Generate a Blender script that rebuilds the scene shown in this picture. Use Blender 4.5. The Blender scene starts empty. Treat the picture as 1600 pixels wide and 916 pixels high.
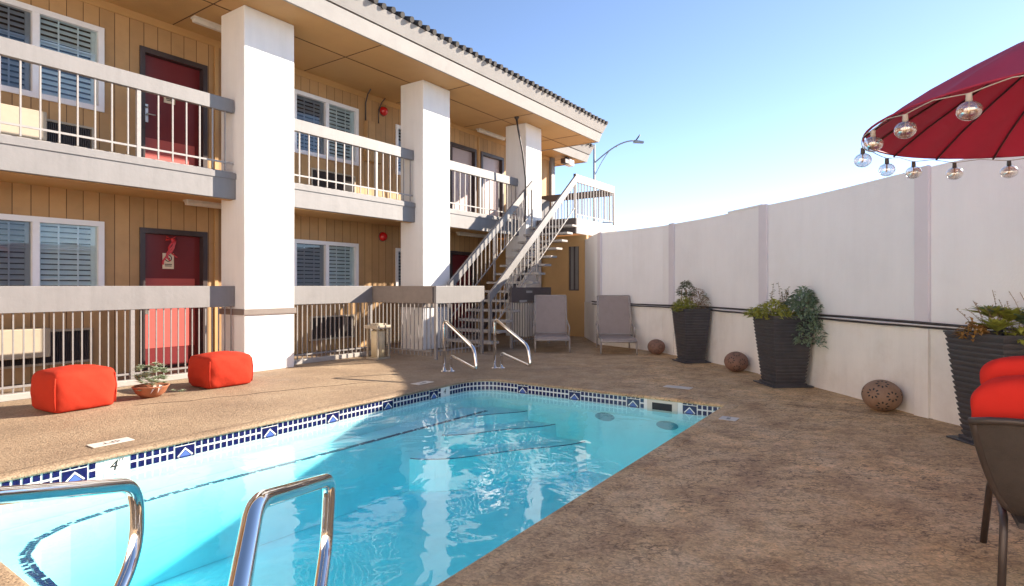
import bpy, bmesh, math, random
from mathutils import Vector, Matrix
random.seed(7)
R = math.radians
C = bpy.context.scene.collection
SC = bpy.context.scene

# ------------------------------------------------------------------ camera, sky, sun, exposure
cam_d = bpy.data.cameras.new('camera'); cam = bpy.data.objects.new('camera', cam_d); C.objects.link(cam)
cam_d.sensor_width = 36; cam_d.lens = 36 * 914 / 1600.0
cam_d.shift_y = -11 / 1600.0
cam_d.clip_start = 0.05; cam_d.clip_end = 2000
cam.location = (0, 0, 1.3)
cam.rotation_euler = (R(90), 0, R(34.6 - 90))
SC.camera = cam

SUN = Vector((1.65, -1.0, 0.9)).normalized()
SUN_EL = math.asin(SUN.z)
SUN_ROT = math.atan2(SUN.x, SUN.y)
w = bpy.data.worlds.new("World"); SC.world = w; w.use_nodes = True
nt = w.node_tree
bg = nt.nodes['Background']
sky = nt.nodes.new('ShaderNodeTexSky'); sky.sky_type = 'NISHITA'; sky.sun_disc = False
sky.sun_elevation = SUN_EL; sky.sun_rotation = SUN_ROT
sky.air_density = 0.5; sky.dust_density = 0.05; sky.ozone_density = 2.0
nt.links.new(sky.outputs[0], bg.inputs[0]); bg.inputs[1].default_value = 0.09
sl = bpy.data.lights.new('sun', 'SUN'); sl.energy = 3.3; sl.angle = R(0.6); sl.color = (1.0, 0.93, 0.84)
so = bpy.data.objects.new('sun', sl); C.objects.link(so); so.location = (10, -6, 12)
so.rotation_euler = SUN.to_track_quat('Z', 'Y').to_euler()
SC.view_settings.view_transform = 'Standard'; SC.view_settings.look = 'None'
SC.view_settings.gamma = 1.0; SC.view_settings.exposure = 2.12
SC.view_settings.use_white_balance = True; SC.view_settings.white_balance_temperature = 7250; SC.view_settings.white_balance_tint = 11
SC.view_settings.use_curve_mapping = False
try:
    SC.cycles.use_denoising = True
    SC.cycles.max_bounces = 12; SC.cycles.transparent_max_bounces = 24
    SC.cycles.diffuse_bounces = 5; SC.cycles.glossy_bounces = 5
    SC.cycles.caustics_reflective = False; SC.cycles.caustics_refractive = False
    SC.cycles.sample_clamp_indirect = 6
except Exception:
    pass

# ------------------------------------------------------------------ materials
def mat(name, col, rough=0.6, metal=0.0, var=0.08, nscale=6.0, bump=0.0, bscale=60.0, spec=0.5, coat=0.0, sheen=0.0, dirt=None, streak=0.0):
    m = bpy.data.materials.new(name); m.use_nodes = True
    n = m.node_tree.nodes; l = m.node_tree.links
    b = n['Principled BSDF']
    b.inputs['Roughness'].default_value = rough; b.inputs['Metallic'].default_value = metal
    b.inputs['Specular IOR Level'].default_value = spec
    b.inputs['Coat Weight'].default_value = coat
    b.inputs['Sheen Weight'].default_value = sheen
    tc = n.new('ShaderNodeTexCoord')
    nz = n.new('ShaderNodeTexNoise'); nz.inputs['Scale'].default_value = nscale; nz.inputs['Detail'].default_value = 6
    nz.inputs['Roughness'].default_value = 0.65
    l.new(tc.outputs['Object'], nz.inputs['Vector'])
    rp = n.new('ShaderNodeValToRGB')
    c = Vector(col)
    d = c * (1 - var * 2); u = c * (1 + var)
    if dirt: d = Vector(dirt)
    rp.color_ramp.elements[0].position = 0.28; rp.color_ramp.elements[0].color = (*d, 1)
    rp.color_ramp.elements[1].position = 0.68; rp.color_ramp.elements[1].color = (*[min(1, x) for x in u], 1)
    e = rp.color_ramp.elements.new(0.5); e.color = (*c, 1)
    l.new(nz.outputs['Fac'], rp.inputs['Fac']); l.new(rp.outputs['Color'], b.inputs['Base Color'])
    if streak:
        mp = n.new('ShaderNodeMapping'); mp.inputs['Scale'].default_value = (5.0, 5.0, 0.45); l.new(tc.outputs['Object'], mp.inputs['Vector'])
        n3 = n.new('ShaderNodeTexNoise'); n3.inputs['Scale'].default_value = 1.4; n3.inputs['Detail'].default_value = 8; n3.inputs['Roughness'].default_value = 0.7
        l.new(mp.outputs['Vector'], n3.inputs['Vector'])
        mr = n.new('ShaderNodeMapRange'); mr.inputs['From Min'].default_value = 0.35; mr.inputs['From Max'].default_value = 0.6
        mr.inputs['To Min'].default_value = 1 - streak; mr.inputs['To Max'].default_value = 1.0; l.new(n3.outputs['Fac'], mr.inputs['Value'])
        mx = n.new('ShaderNodeMix'); mx.data_type = 'RGBA'; mx.blend_type = 'MULTIPLY'; mx.inputs['Factor'].default_value = 1
        l.new(rp.outputs['Color'], mx.inputs['A']); l.new(mr.outputs[0], mx.inputs['B']); l.new(mx.outputs['Result'], b.inputs['Base Color'])
    if bump:
        n2 = n.new('ShaderNodeTexNoise'); n2.inputs['Scale'].default_value = bscale; n2.inputs['Detail'].default_value = 4
        l.new(tc.outputs['Object'], n2.inputs['Vector'])
        bp = n.new('ShaderNodeBump'); bp.inputs['Strength'].default_value = bump; bp.inputs['Distance'].default_value = 0.01
        l.new(n2.outputs['Fac'], bp.inputs['Height']); l.new(bp.outputs['Normal'], b.inputs['Normal'])
    return m

def siding_mat():
    m = mat('siding', (0.46, 0.275, 0.125), 0.65, var=0.07, nscale=2.5)
    n = m.node_tree.nodes; l = m.node_tree.links; b = n['Principled BSDF']
    tc = n.new('ShaderNodeTexCoord'); sp = n.new('ShaderNodeSeparateXYZ'); l.new(tc.outputs['Object'], sp.inputs[0])
    dv = n.new('ShaderNodeMath'); dv.operation = 'DIVIDE'; dv.inputs[1].default_value = 0.2; l.new(sp.outputs['X'], dv.inputs[0])
    fr = n.new('ShaderNodeMath'); fr.operation = 'FRACT'; l.new(dv.outputs[0], fr.inputs[0])
    lt = n.new('ShaderNodeMath'); lt.operation = 'LESS_THAN'; lt.inputs[1].default_value = 0.045; l.new(fr.outputs[0], lt.inputs[0])
    fl = n.new('ShaderNodeMath'); fl.operation = 'FLOOR'; l.new(dv.outputs[0], fl.inputs[0])
    wn = n.new('ShaderNodeTexWhiteNoise'); wn.noise_dimensions = '1D'; l.new(fl.outputs[0], wn.inputs['W'])
    mr = n.new('ShaderNodeMapRange'); mr.inputs['To Min'].default_value = 0.88; mr.inputs['To Max'].default_value = 1.1
    l.new(wn.outputs['Value'], mr.inputs['Value'])
    old = b.inputs['Base Color'].links[0].from_socket
    mx = n.new('ShaderNodeMix'); mx.data_type = 'RGBA'; mx.blend_type = 'MULTIPLY'; mx.inputs['Factor'].default_value = 1
    l.new(old, mx.inputs['A']); l.new(mr.outputs[0], mx.inputs['B'])
    m2 = n.new('ShaderNodeMix'); m2.data_type = 'RGBA'; l.new(lt.outputs[0], m2.inputs['Factor'])
    l.new(mx.outputs['Result'], m2.inputs['A']); m2.inputs['B'].default_value = (0.10, 0.045, 0.018, 1)
    l.new(m2.outputs['Result'], b.inputs['Base Color'])
    bp = n.new('ShaderNodeBump'); bp.inputs['Strength'].default_value = 0.8; bp.inputs['Distance'].default_value = 0.01; bp.invert = True
    l.new(lt.outputs[0], bp.inputs['Height']); l.new(bp.outputs['Normal'], b.inputs['Normal'])
    return m

def deck_mat():
    m = bpy.data.materials.new('aggregate_deck'); m.use_nodes = True
    n = m.node_tree.nodes; l = m.node_tree.links; b = n['Principled BSDF']
    tc = n.new('ShaderNodeTexCoord')
    def noise(scale, det=5, rough=0.6, vec=None, dist=0.0):
        x = n.new('ShaderNodeTexNoise'); x.inputs['Scale'].default_value = scale; x.inputs['Detail'].default_value = det
        x.inputs['Roughness'].default_value = rough; x.inputs['Distortion'].default_value = dist
        l.new(vec or tc.outputs['Object'], x.inputs['Vector']); return x.outputs['Fac']
    def ramp(f, *st):
        r = n.new('ShaderNodeValToRGB'); els = r.color_ramp.elements
        els[0].position = st[0][0]; els[0].color = (*st[0][1], 1)
        els[1].position = st[-1][0]; els[1].color = (*st[-1][1], 1)
        for p, c in st[1:-1]:
            e = els.new(p); e.color = (*c, 1)
        l.new(f, r.inputs['Fac']); return r.outputs['Color']
    def mix(f, a, c, mode='MIX'):
        x = n.new('ShaderNodeMix'); x.data_type = 'RGBA'; x.blend_type = mode
        if isinstance(f, float): x.inputs['Factor'].default_value = f
        else: l.new(f, x.inputs['Factor'])
        l.new(a, x.inputs['A'])
        if isinstance(c, tuple): x.inputs['B'].default_value = (*c, 1)
        else: l.new(c, x.inputs['B'])
        return x.outputs['Result']
    def math_(op, a, c=None):
        x = n.new('ShaderNodeMath'); x.operation = op; x.use_clamp = True
        for i, v in enumerate((a, c)):
            if v is None: continue
            if isinstance(v, float): x.inputs[i].default_value = v
            else: l.new(v, x.inputs[i])
        return x.outputs[0]
    # sandy base with pebble specks
    big = noise(0.9, 4, 0.6)
    base = ramp(big, (0.3, (0.24, 0.175, 0.12)), (0.5, (0.31, 0.228, 0.155)), (0.72, (0.375, 0.285, 0.195)))
    peb = n.new('ShaderNodeTexVoronoi'); peb.inputs['Scale'].default_value = 75; l.new(tc.outputs['Object'], peb.inputs['Vector'])
    pc = ramp(peb.outputs['Color'], (0.1, (0.55, 0.50, 0.45)), (0.5, (0.95, 0.92, 0.9)), (0.85, (1.25, 1.2, 1.15)))
    base = mix(0.75, base, pc, 'MULTIPLY')
    # worn brown sealer on the side away from the building
    sx = n.new('ShaderNodeSeparateXYZ'); l.new(tc.outputs['Object'], sx.inputs[0])
    side = n.new('ShaderNodeMath'); side.operation = 'MULTIPLY_ADD'; side.inputs[1].default_value = -0.30; side.inputs[2].default_value = 1.45
    l.new(sx.outputs['Y'], side.inputs[0])
    sidex = n.new('ShaderNodeMath'); sidex.operation = 'MULTIPLY_ADD'; sidex.inputs[1].default_value = 0.11; sidex.inputs[2].default_value = -0.45
    l.new(sx.outputs['X'], sidex.inputs[0])
    sm = n.new('ShaderNodeMath'); sm.operation = 'ADD'; sm.use_clamp = True; l.new(side.outputs[0], sm.inputs[0]); l.new(sidex.outputs[0], sm.inputs[1])
    patch = noise(1.1, 5, 0.62, dist=0.6)
    patchf = ramp(patch, (0.38, (0.25,) * 3), (0.62, (1,) * 3))
    brown = ramp(noise(2.6, 6, 0.7), (0.3, (0.42, 0.24, 0.12)), (0.5, (0.77, 0.51, 0.27)), (0.72, (0.90, 0.67, 0.41)))
    brown = mix(0.55, brown, pc, 'MULTIPLY')
    k = math_('MULTIPLY', sm.outputs[0], patchf)
    k = math_('MAXIMUM', k, math_('MULTIPLY', sm.outputs[0], 0.72))
    col = mix(k, base, brown)
    # small torn dark flakes / cracks where the sealer wears
    m0 = n.new('ShaderNodeMapping'); m0.inputs['Rotation'].default_value = (0, 0, R(50)); l.new(tc.outputs['Object'], m0.inputs['Vector'])
    mp = n.new('ShaderNodeMapping'); mp.inputs['Scale'].default_value = (1.0, 1.9, 1.0)
    l.new(m0.outputs['Vector'], mp.inputs['Vector'])
    wn_ = n.new('ShaderNodeTexNoise'); wn_.inputs['Scale'].default_value = 9; wn_.inputs['Detail'].default_value = 4; l.new(mp.outputs['Vector'], wn_.inputs['Vector'])
    wa = n.new('ShaderNodeVectorMath'); wa.operation = 'MULTIPLY_ADD'; wa.inputs[1].default_value = (0.16, 0.16, 0.16)
    l.new(wn_.outputs['Color'], wa.inputs[0]); l.new(mp.outputs['Vector'], wa.inputs[2])
    ve = n.new('ShaderNodeTexVoronoi'); ve.feature = 'DISTANCE_TO_EDGE'; ve.inputs['Scale'].default_value = 17; l.new(wa.outputs[0], ve.inputs['Vector'])
    vef = ramp(ve.outputs['Distance'], (0.02, (1,) * 3), (0.11, (0,) * 3))
    vem = ramp(noise(5.5, 4, 0.6, mp.outputs['Vector']), (0.44, (0,) * 3), (0.56, (1,) * 3))
    cr = noise(16, 7, 0.72, mp.outputs['Vector'], 0.9)
    crf = ramp(cr, (0.385, (1,) * 3), (0.445, (0,) * 3))
    crm = ramp(noise(0.75, 3, 0.5), (0.30, (0.18,) * 3), (0.55, (1,) * 3))
    lines = math_('MULTIPLY', math_('MULTIPLY', vef, vem), 1.0)
    ck = math_('MULTIPLY', math_('MULTIPLY', math_('MAXIMUM', crf, lines), crm), sm.outputs[0])
    col = mix(math_('MULTIPLY', ck, 0.82), col, (0.085, 0.048, 0.03))
    # light worn flakes
    lw = noise(22, 6, 0.7, mp.outputs['Vector'], 0.5)
    lf = ramp(lw, (0.55, (0,) * 3), (0.63, (1,) * 3))
    col = mix(math_('MULTIPLY', math_('MULTIPLY', lf, sm.outputs[0]), 0.4), col, (0.52, 0.36, 0.235))
    # a few old stains
    st = ramp(noise(0.6, 3, 0.5, dist=0.4), (0.60, (0,) * 3), (0.70, (1,) * 3))
    col = mix(math_('MULTIPLY', st, 0.35), col, (0.16, 0.105, 0.07))
    l.new(col, b.inputs['Base Color'])
    rr = ramp(noise(3.0, 4), (0.3, (0.55,) * 3), (0.7, (0.85,) * 3)); l.new(rr, b.inputs['Roughness'])
    b.inputs['Specular IOR Level'].default_value = 0.35
    # pebbly relief
    bp = n.new('ShaderNodeBump'); bp.inputs['Strength'].default_value = 0.55; bp.inputs['Distance'].default_value = 0.006
    l.new(peb.outputs['Distance'], bp.inputs['Height']); bp.invert = True
    b2 = n.new('ShaderNodeBump'); b2.inputs['Strength'].default_value = 0.6; b2.inputs['Distance'].default_value = 0.02
    l.new(cr, b2.inputs['Height']); l.new(bp.outputs['Normal'], b2.inputs['Normal']); l.new(b2.outputs['Normal'], b.inputs['Normal'])
    return m

def thin_ior(n, l, fr, ior):
    # the sheet does not bend light, so both of its sides get the same outside Fresnel curve
    ge = n.new('ShaderNodeNewGeometry'); mr = n.new('ShaderNodeMapRange')
    mr.inputs['To Min'].default_value = ior; mr.inputs['To Max'].default_value = 1.0 / ior
    l.new(ge.outputs['Backfacing'], mr.inputs['Value']); l.new(mr.outputs[0], fr.inputs['IOR'])

def water_mat():
    m = bpy.data.materials.new('pool_water'); m.use_nodes = True
    n = m.node_tree.nodes; l = m.node_tree.links; n.remove(n['Principled BSDF']); out = n['Material Output']
    tc = n.new('ShaderNodeTexCoord')
    n1 = n.new('ShaderNodeTexNoise'); n1.inputs['Scale'].default_value = 2.6; n1.inputs['Detail'].default_value = 2; n1.inputs['Distortion'].default_value = 0.8
    n2 = n.new('ShaderNodeTexNoise'); n2.inputs['Scale'].default_value = 9; n2.inputs['Detail'].default_value = 2
    l.new(tc.outputs['Object'], n1.inputs['Vector']); l.new(tc.outputs['Object'], n2.inputs['Vector'])
    b1 = n.new('ShaderNodeBump'); b1.inputs['Strength'].default_value = 1; b1.inputs['Distance'].default_value = 0.0075
    b2 = n.new('ShaderNodeBump'); b2.inputs['Strength'].default_value = 1; b2.inputs['Distance'].default_value = 0.0007
    l.new(n1.outputs['Fac'], b1.inputs['Height']); l.new(n2.outputs['Fac'], b2.inputs['Height']); l.new(b1.outputs['Normal'], b2.inputs['Normal'])
    fr = n.new('ShaderNodeFresnel'); thin_ior(n, l, fr, 1.33); l.new(b2.outputs['Normal'], fr.inputs['Normal'])
    gl = n.new('ShaderNodeBsdfGlossy'); gl.inputs['Roughness'].default_value = 0.01; l.new(b2.outputs['Normal'], gl.inputs['Normal'])
    tr = n.new('ShaderNodeBsdfTransparent'); tr.inputs['Color'].default_value = (0.97, 1, 1, 1)
    mx = n.new('ShaderNodeMixShader'); l.new(fr.outputs[0], mx.inputs[0]); l.new(tr.outputs[0], mx.inputs[1]); l.new(gl.outputs[0], mx.inputs[2])
    l.new(mx.outputs[0], out.inputs['Surface'])
    va = n.new('ShaderNodeVolumeAbsorption'); va.inputs['Color'].default_value = (0.02, 0.955, 1.0, 1); va.inputs['Density'].default_value = 0.55
    l.new(va.outputs[0], out.inputs['Volume'])
    return m

def glass_mat(name, ior=1.5, tint=(1, 1, 1), rough=0.0):
    m = bpy.data.materials.new(name); m.use_nodes = True
    n = m.node_tree.nodes; l = m.node_tree.links; n.remove(n['Principled BSDF']); out = n['Material Output']
    tc = n.new('ShaderNodeTexCoord'); nz = n.new('ShaderNodeTexNoise'); nz.inputs['Scale'].default_value = 1.3; l.new(tc.outputs['Object'], nz.inputs['Vector'])
    bp = n.new('ShaderNodeBump'); bp.inputs['Strength'].default_value = 0.5; bp.inputs['Distance'].default_value = 0.01; l.new(nz.outputs['Fac'], bp.inputs['Height'])
    fr = n.new('ShaderNodeFresnel'); thin_ior(n, l, fr, ior)
    gl = n.new('ShaderNodeBsdfGlossy'); gl.inputs['Roughness'].default_value = rough; l.new(bp.outputs['Normal'], gl.inputs['Normal'])
    tr = n.new('ShaderNodeBsdfTransparent'); tr.inputs['Color'].default_value = (*tint, 1)
    mx = n.new('ShaderNodeMixShader'); l.new(fr.outputs[0], mx.inputs[0]); l.new(tr.outputs[0], mx.inputs[1]); l.new(gl.outputs[0], mx.inputs[2])
    l.new(mx.outputs[0], out.inputs['Surface'])
    return m

def bulb_mat():
    m = bpy.data.materials.new('bulb_glass'); m.use_nodes = True
    n = m.node_tree.nodes; l = m.node_tree.links; n.remove(n['Principled BSDF']); out = n['Material Output']
    lw = n.new('ShaderNodeLayerWeight'); lw.inputs['Blend'].default_value = 0.5
    pw = n.new('ShaderNodeMath'); pw.operation = 'POWER'; pw.inputs[1].default_value = 3.0; l.new(lw.outputs['Facing'], pw.inputs[0])
    ma = n.new('ShaderNodeMath'); ma.operation = 'MULTIPLY_ADD'; ma.inputs[1].default_value = 0.75; ma.inputs[2].default_value = 0.34; ma.use_clamp = True
    l.new(pw.outputs[0], ma.inputs[0])
    gl = n.new('ShaderNodeBsdfGlossy'); gl.inputs['Roughness'].default_value = 0.12; gl.inputs['Color'].default_value = (0.95, 0.93, 0.90, 1)
    tr = n.new('ShaderNodeBsdfTransparent'); tr.inputs['Color'].default_value = (0.93, 0.90, 0.86, 1)
    mx = n.new('ShaderNodeMixShader'); l.new(ma.outputs[0], mx.inputs[0]); l.new(tr.outputs[0], mx.inputs[1]); l.new(gl.outputs[0], mx.inputs[2])
    l.new(mx.outputs[0], out.inputs['Surface'])
    return m

def cloth_translucent(name, col, tcol, f=0.35):
    m = mat(name, col, 0.7, var=0.06, nscale=4)
    n = m.node_tree.nodes; l = m.node_tree.links; b = n['Principled BSDF']; out = n['Material Output']
    t = n.new('ShaderNodeBsdfTranslucent'); t.inputs['Color'].default_value = (*tcol, 1)
    mx = n.new('ShaderNodeMixShader'); mx.inputs[0].default_value = f
    l.new(b.outputs[0], mx.inputs[1]); l.new(t.outputs[0], mx.inputs[2]); l.new(mx.outputs[0], out.inputs['Surface'])
    return m

M = dict(
    siding=siding_mat(), deck=deck_mat(), water=water_mat(),
    soffit=mat('soffit_paint', (0.51, 0.305, 0.13), 0.6, var=0.05, nscale=1.2),
    seam=mat('seam', (0.10, 0.05, 0.025), 0.8),
    trim=mat('trim_paint', (0.205, 0.195, 0.195), 0.55, var=0.05, nscale=3, bump=0.15, bscale=25, streak=0.10),
    fascia=mat('fascia_paint', (0.30, 0.285, 0.275), 0.55, var=0.06, nscale=2.0, bump=0.1, bscale=20),
    dark_trim=mat('dark_trim', (0.075, 0.06, 0.06), 0.5),
    stucco=mat('white_stucco', (0.80, 0.79, 0.78), 0.75, var=0.02, nscale=2, bump=0.3, bscale=120, streak=0.05),
    band=mat('band_paint', (0.20, 0.165, 0.145), 0.6),
    iron=mat('fence_metal', (0.24, 0.225, 0.22), 0.45, var=0.08, nscale=20),
    iron_light=mat('rail_metal', (0.31, 0.29, 0.28), 0.45, var=0.06, nscale=20),
    door=mat('door_paint', (0.17, 0.022, 0.026), 0.35, var=0.05, nscale=2),
    door_sunlit=mat('door_sunlit_red', (0.50, 0.10, 0.09), 0.4, var=0.04, nscale=2),  # maroon lightened to the tone it takes in direct sun
    glare_door=mat('door_glare_tone', (0.50, 0.40, 0.39), 0.35, var=0.04, nscale=2),  # sun glare and sky reflection on the far upper doors, put into the colour
    door_frame=mat('door_frame_paint', (0.05, 0.035, 0.035), 0.4),
    vinyl=mat('window_vinyl', (0.80, 0.80, 0.82), 0.35, var=0.02),
    slat=mat('shutter_slats', (0.78, 0.80, 0.80), 0.5, var=0.03),
    dark=mat('dark_interior', (0.02, 0.022, 0.026), 0.7),
    glass=glass_mat('window_glass', 1.75, (0.72, 0.82, 0.84)),
    clear=glass_mat('lantern_glass', 1.12, (0.97, 0.96, 0.94)),
    screen=glass_mat('window_screen', 1.6, (0.42, 0.47, 0.52)),
    chrome=mat('chrome_steel', (0.80, 0.79, 0.78), 0.05, 1.0, var=0.01),
    steel=mat('brushed_steel', (0.62, 0.60, 0.57), 0.3, 1.0, var=0.03),
    beige=mat('beige_metal', (0.40, 0.34, 0.26), 0.45, var=0.04),
    wall_up=mat('wall_upper_paint', (0.87, 0.86, 0.865), 0.8, var=0.03, nscale=0.9, bump=0.3, bscale=70, streak=0.03),
    wall_low=mat('wall_lower_paint', (0.89, 0.85, 0.80), 0.8, var=0.04, nscale=1.6, bump=0.3, bscale=70, dirt=(0.80, 0.745, 0.68), streak=0.05),
    wall_strip=mat('wall_strip_paint', (0.70, 0.66, 0.70), 0.8, var=0.03, nscale=1.5),
    pipe=mat('black_pipe', (0.035, 0.028, 0.028), 0.45),
    white_pipe=mat('white_pipe', (0.72, 0.68, 0.66), 0.5),
    plaster=mat('pool_plaster', (0.64, 0.92, 0.96), 0.7, var=0.05, nscale=2.5),
    grout=mat('white_grout', (0.78, 0.77, 0.75), 0.5, var=0.03),
    tile=mat('cobalt_tile', (0.010, 0.011, 0.075), 0.15, var=0.3, nscale=30),
    tile_dark=mat('dark_mosaic', (0.02, 0.03, 0.12), 0.3, var=0.3, nscale=50),
    tile_mid=mat('sky_blue_tile', (0.08, 0.14, 0.42), 0.15, var=0.1),
    ink=mat('black_ink', (0.015, 0.015, 0.015), 0.5),
    niche=mat('niche_teal', (0.16, 0.36, 0.42), 0.5, var=0.05),
    marker=mat('marker_tile', (0.62, 0.57, 0.52), 0.45, var=0.05, nscale=8),
    cream=mat('cream_plastic', (0.66, 0.60, 0.52), 0.45, var=0.04),
    red=mat('orange_red_fabric', (0.43, 0.034, 0.017), 0.9, var=0.05, nscale=5, bump=0.35, bscale=14, spec=0.15),
    cushion=mat('red_cushion_fabric', (0.62, 0.03, 0.022), 0.9, var=0.05, nscale=5, bump=0.35, bscale=12, spec=0.15),
    terracotta=mat('terracotta', (0.33, 0.115, 0.055), 0.8, var=0.12, nscale=12, bump=0.2),
    clay=mat('clay_globe', (0.27, 0.165, 0.11), 0.7, var=0.12, nscale=9, bump=0.3, bscale=40, dirt=(0.20, 0.105, 0.06)),
    clay2=mat('clay_globe_red', (0.24, 0.13, 0.095), 0.7, var=0.12, nscale=9, bump=0.3, bscale=40),
    pot=mat('charcoal_resin', (0.062, 0.060, 0.068), 0.5, var=0.12, nscale=6),
    soil=mat('soil', (0.05, 0.03, 0.02), 0.95),
    sling=mat('taupe_sling', (0.30, 0.245, 0.225), 0.75, var=0.04, nscale=8, bump=0.2, bscale=250),
    lounge_frame=mat('taupe_frame', (0.36, 0.32, 0.30), 0.4),
    mesh_dark=mat('dark_weave', (0.062, 0.046, 0.040), 0.6, var=0.1, nscale=20, bump=0.4, bscale=220),
    bronze=mat('dark_bronze', (0.075, 0.055, 0.048), 0.4, 0.3),
    canopy=cloth_translucent('crimson_canvas', (0.40, 0.022, 0.06), (0.28, 0.01, 0.02), 0.13),
    rib=mat('umbrella_rib', (0.07, 0.01, 0.015), 0.5),
    bulb=bulb_mat(),
    filament=mat('bulb_filament', (0.75, 0.50, 0.30), 0.4),
    cord=mat('beige_cord', (0.50, 0.42, 0.36), 0.6),
    alarm=mat('alarm_red', (0.55, 0.01, 0.015), 0.2, coat=0.5),
    rooftile=mat('dark_roof_tile', (0.028, 0.025, 0.026), 0.75, var=0.25, nscale=6),
    asphalt=mat('paving', (0.26, 0.24, 0.21), 0.9, nscale=2),
    light_body=mat('fixture_white', (0.70, 0.66, 0.60), 0.4),
    pole=mat('galvanised_pole', (0.32, 0.33, 0.34), 0.5, 0.3),
    tread=mat('stair_tread', (0.36, 0.335, 0.315), 0.7, var=0.06, nscale=14, bump=0.2),
    candle=mat('cream_candle', (0.72, 0.62, 0.45), 0.6),
    sagegreen=mat('sage_leaf', (0.32, 0.38, 0.26), 0.6, var=0.25, nscale=20),
    blueleaf=mat('blue_green_leaf', (0.20, 0.28, 0.19), 0.6, var=0.25, nscale=20),
    yellowgreen=mat('yellow_green_leaf', (0.33, 0.34, 0.07), 0.55, var=0.3, nscale=20),
    brownleaf=mat('brown_leaf', (0.30, 0.21, 0.13), 0.7, var=0.3, nscale=20),
    darkleaf=mat('dark_leaf', (0.10, 0.12, 0.06), 0.6, var=0.3, nscale=20),
    goldleaf=mat('gold_leaf', (0.33, 0.17, 0.04), 0.6, var=0.3, nscale=20),
    ribbon=mat('red_ribbon', (0.55, 0.03, 0.035), 0.35),
)

# ------------------------------------------------------------------ helpers
def origin(o):
    v = Vector((0, 0, 0))
    while o is not None:
        v += o.location; o = o.parent
    return v

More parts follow.
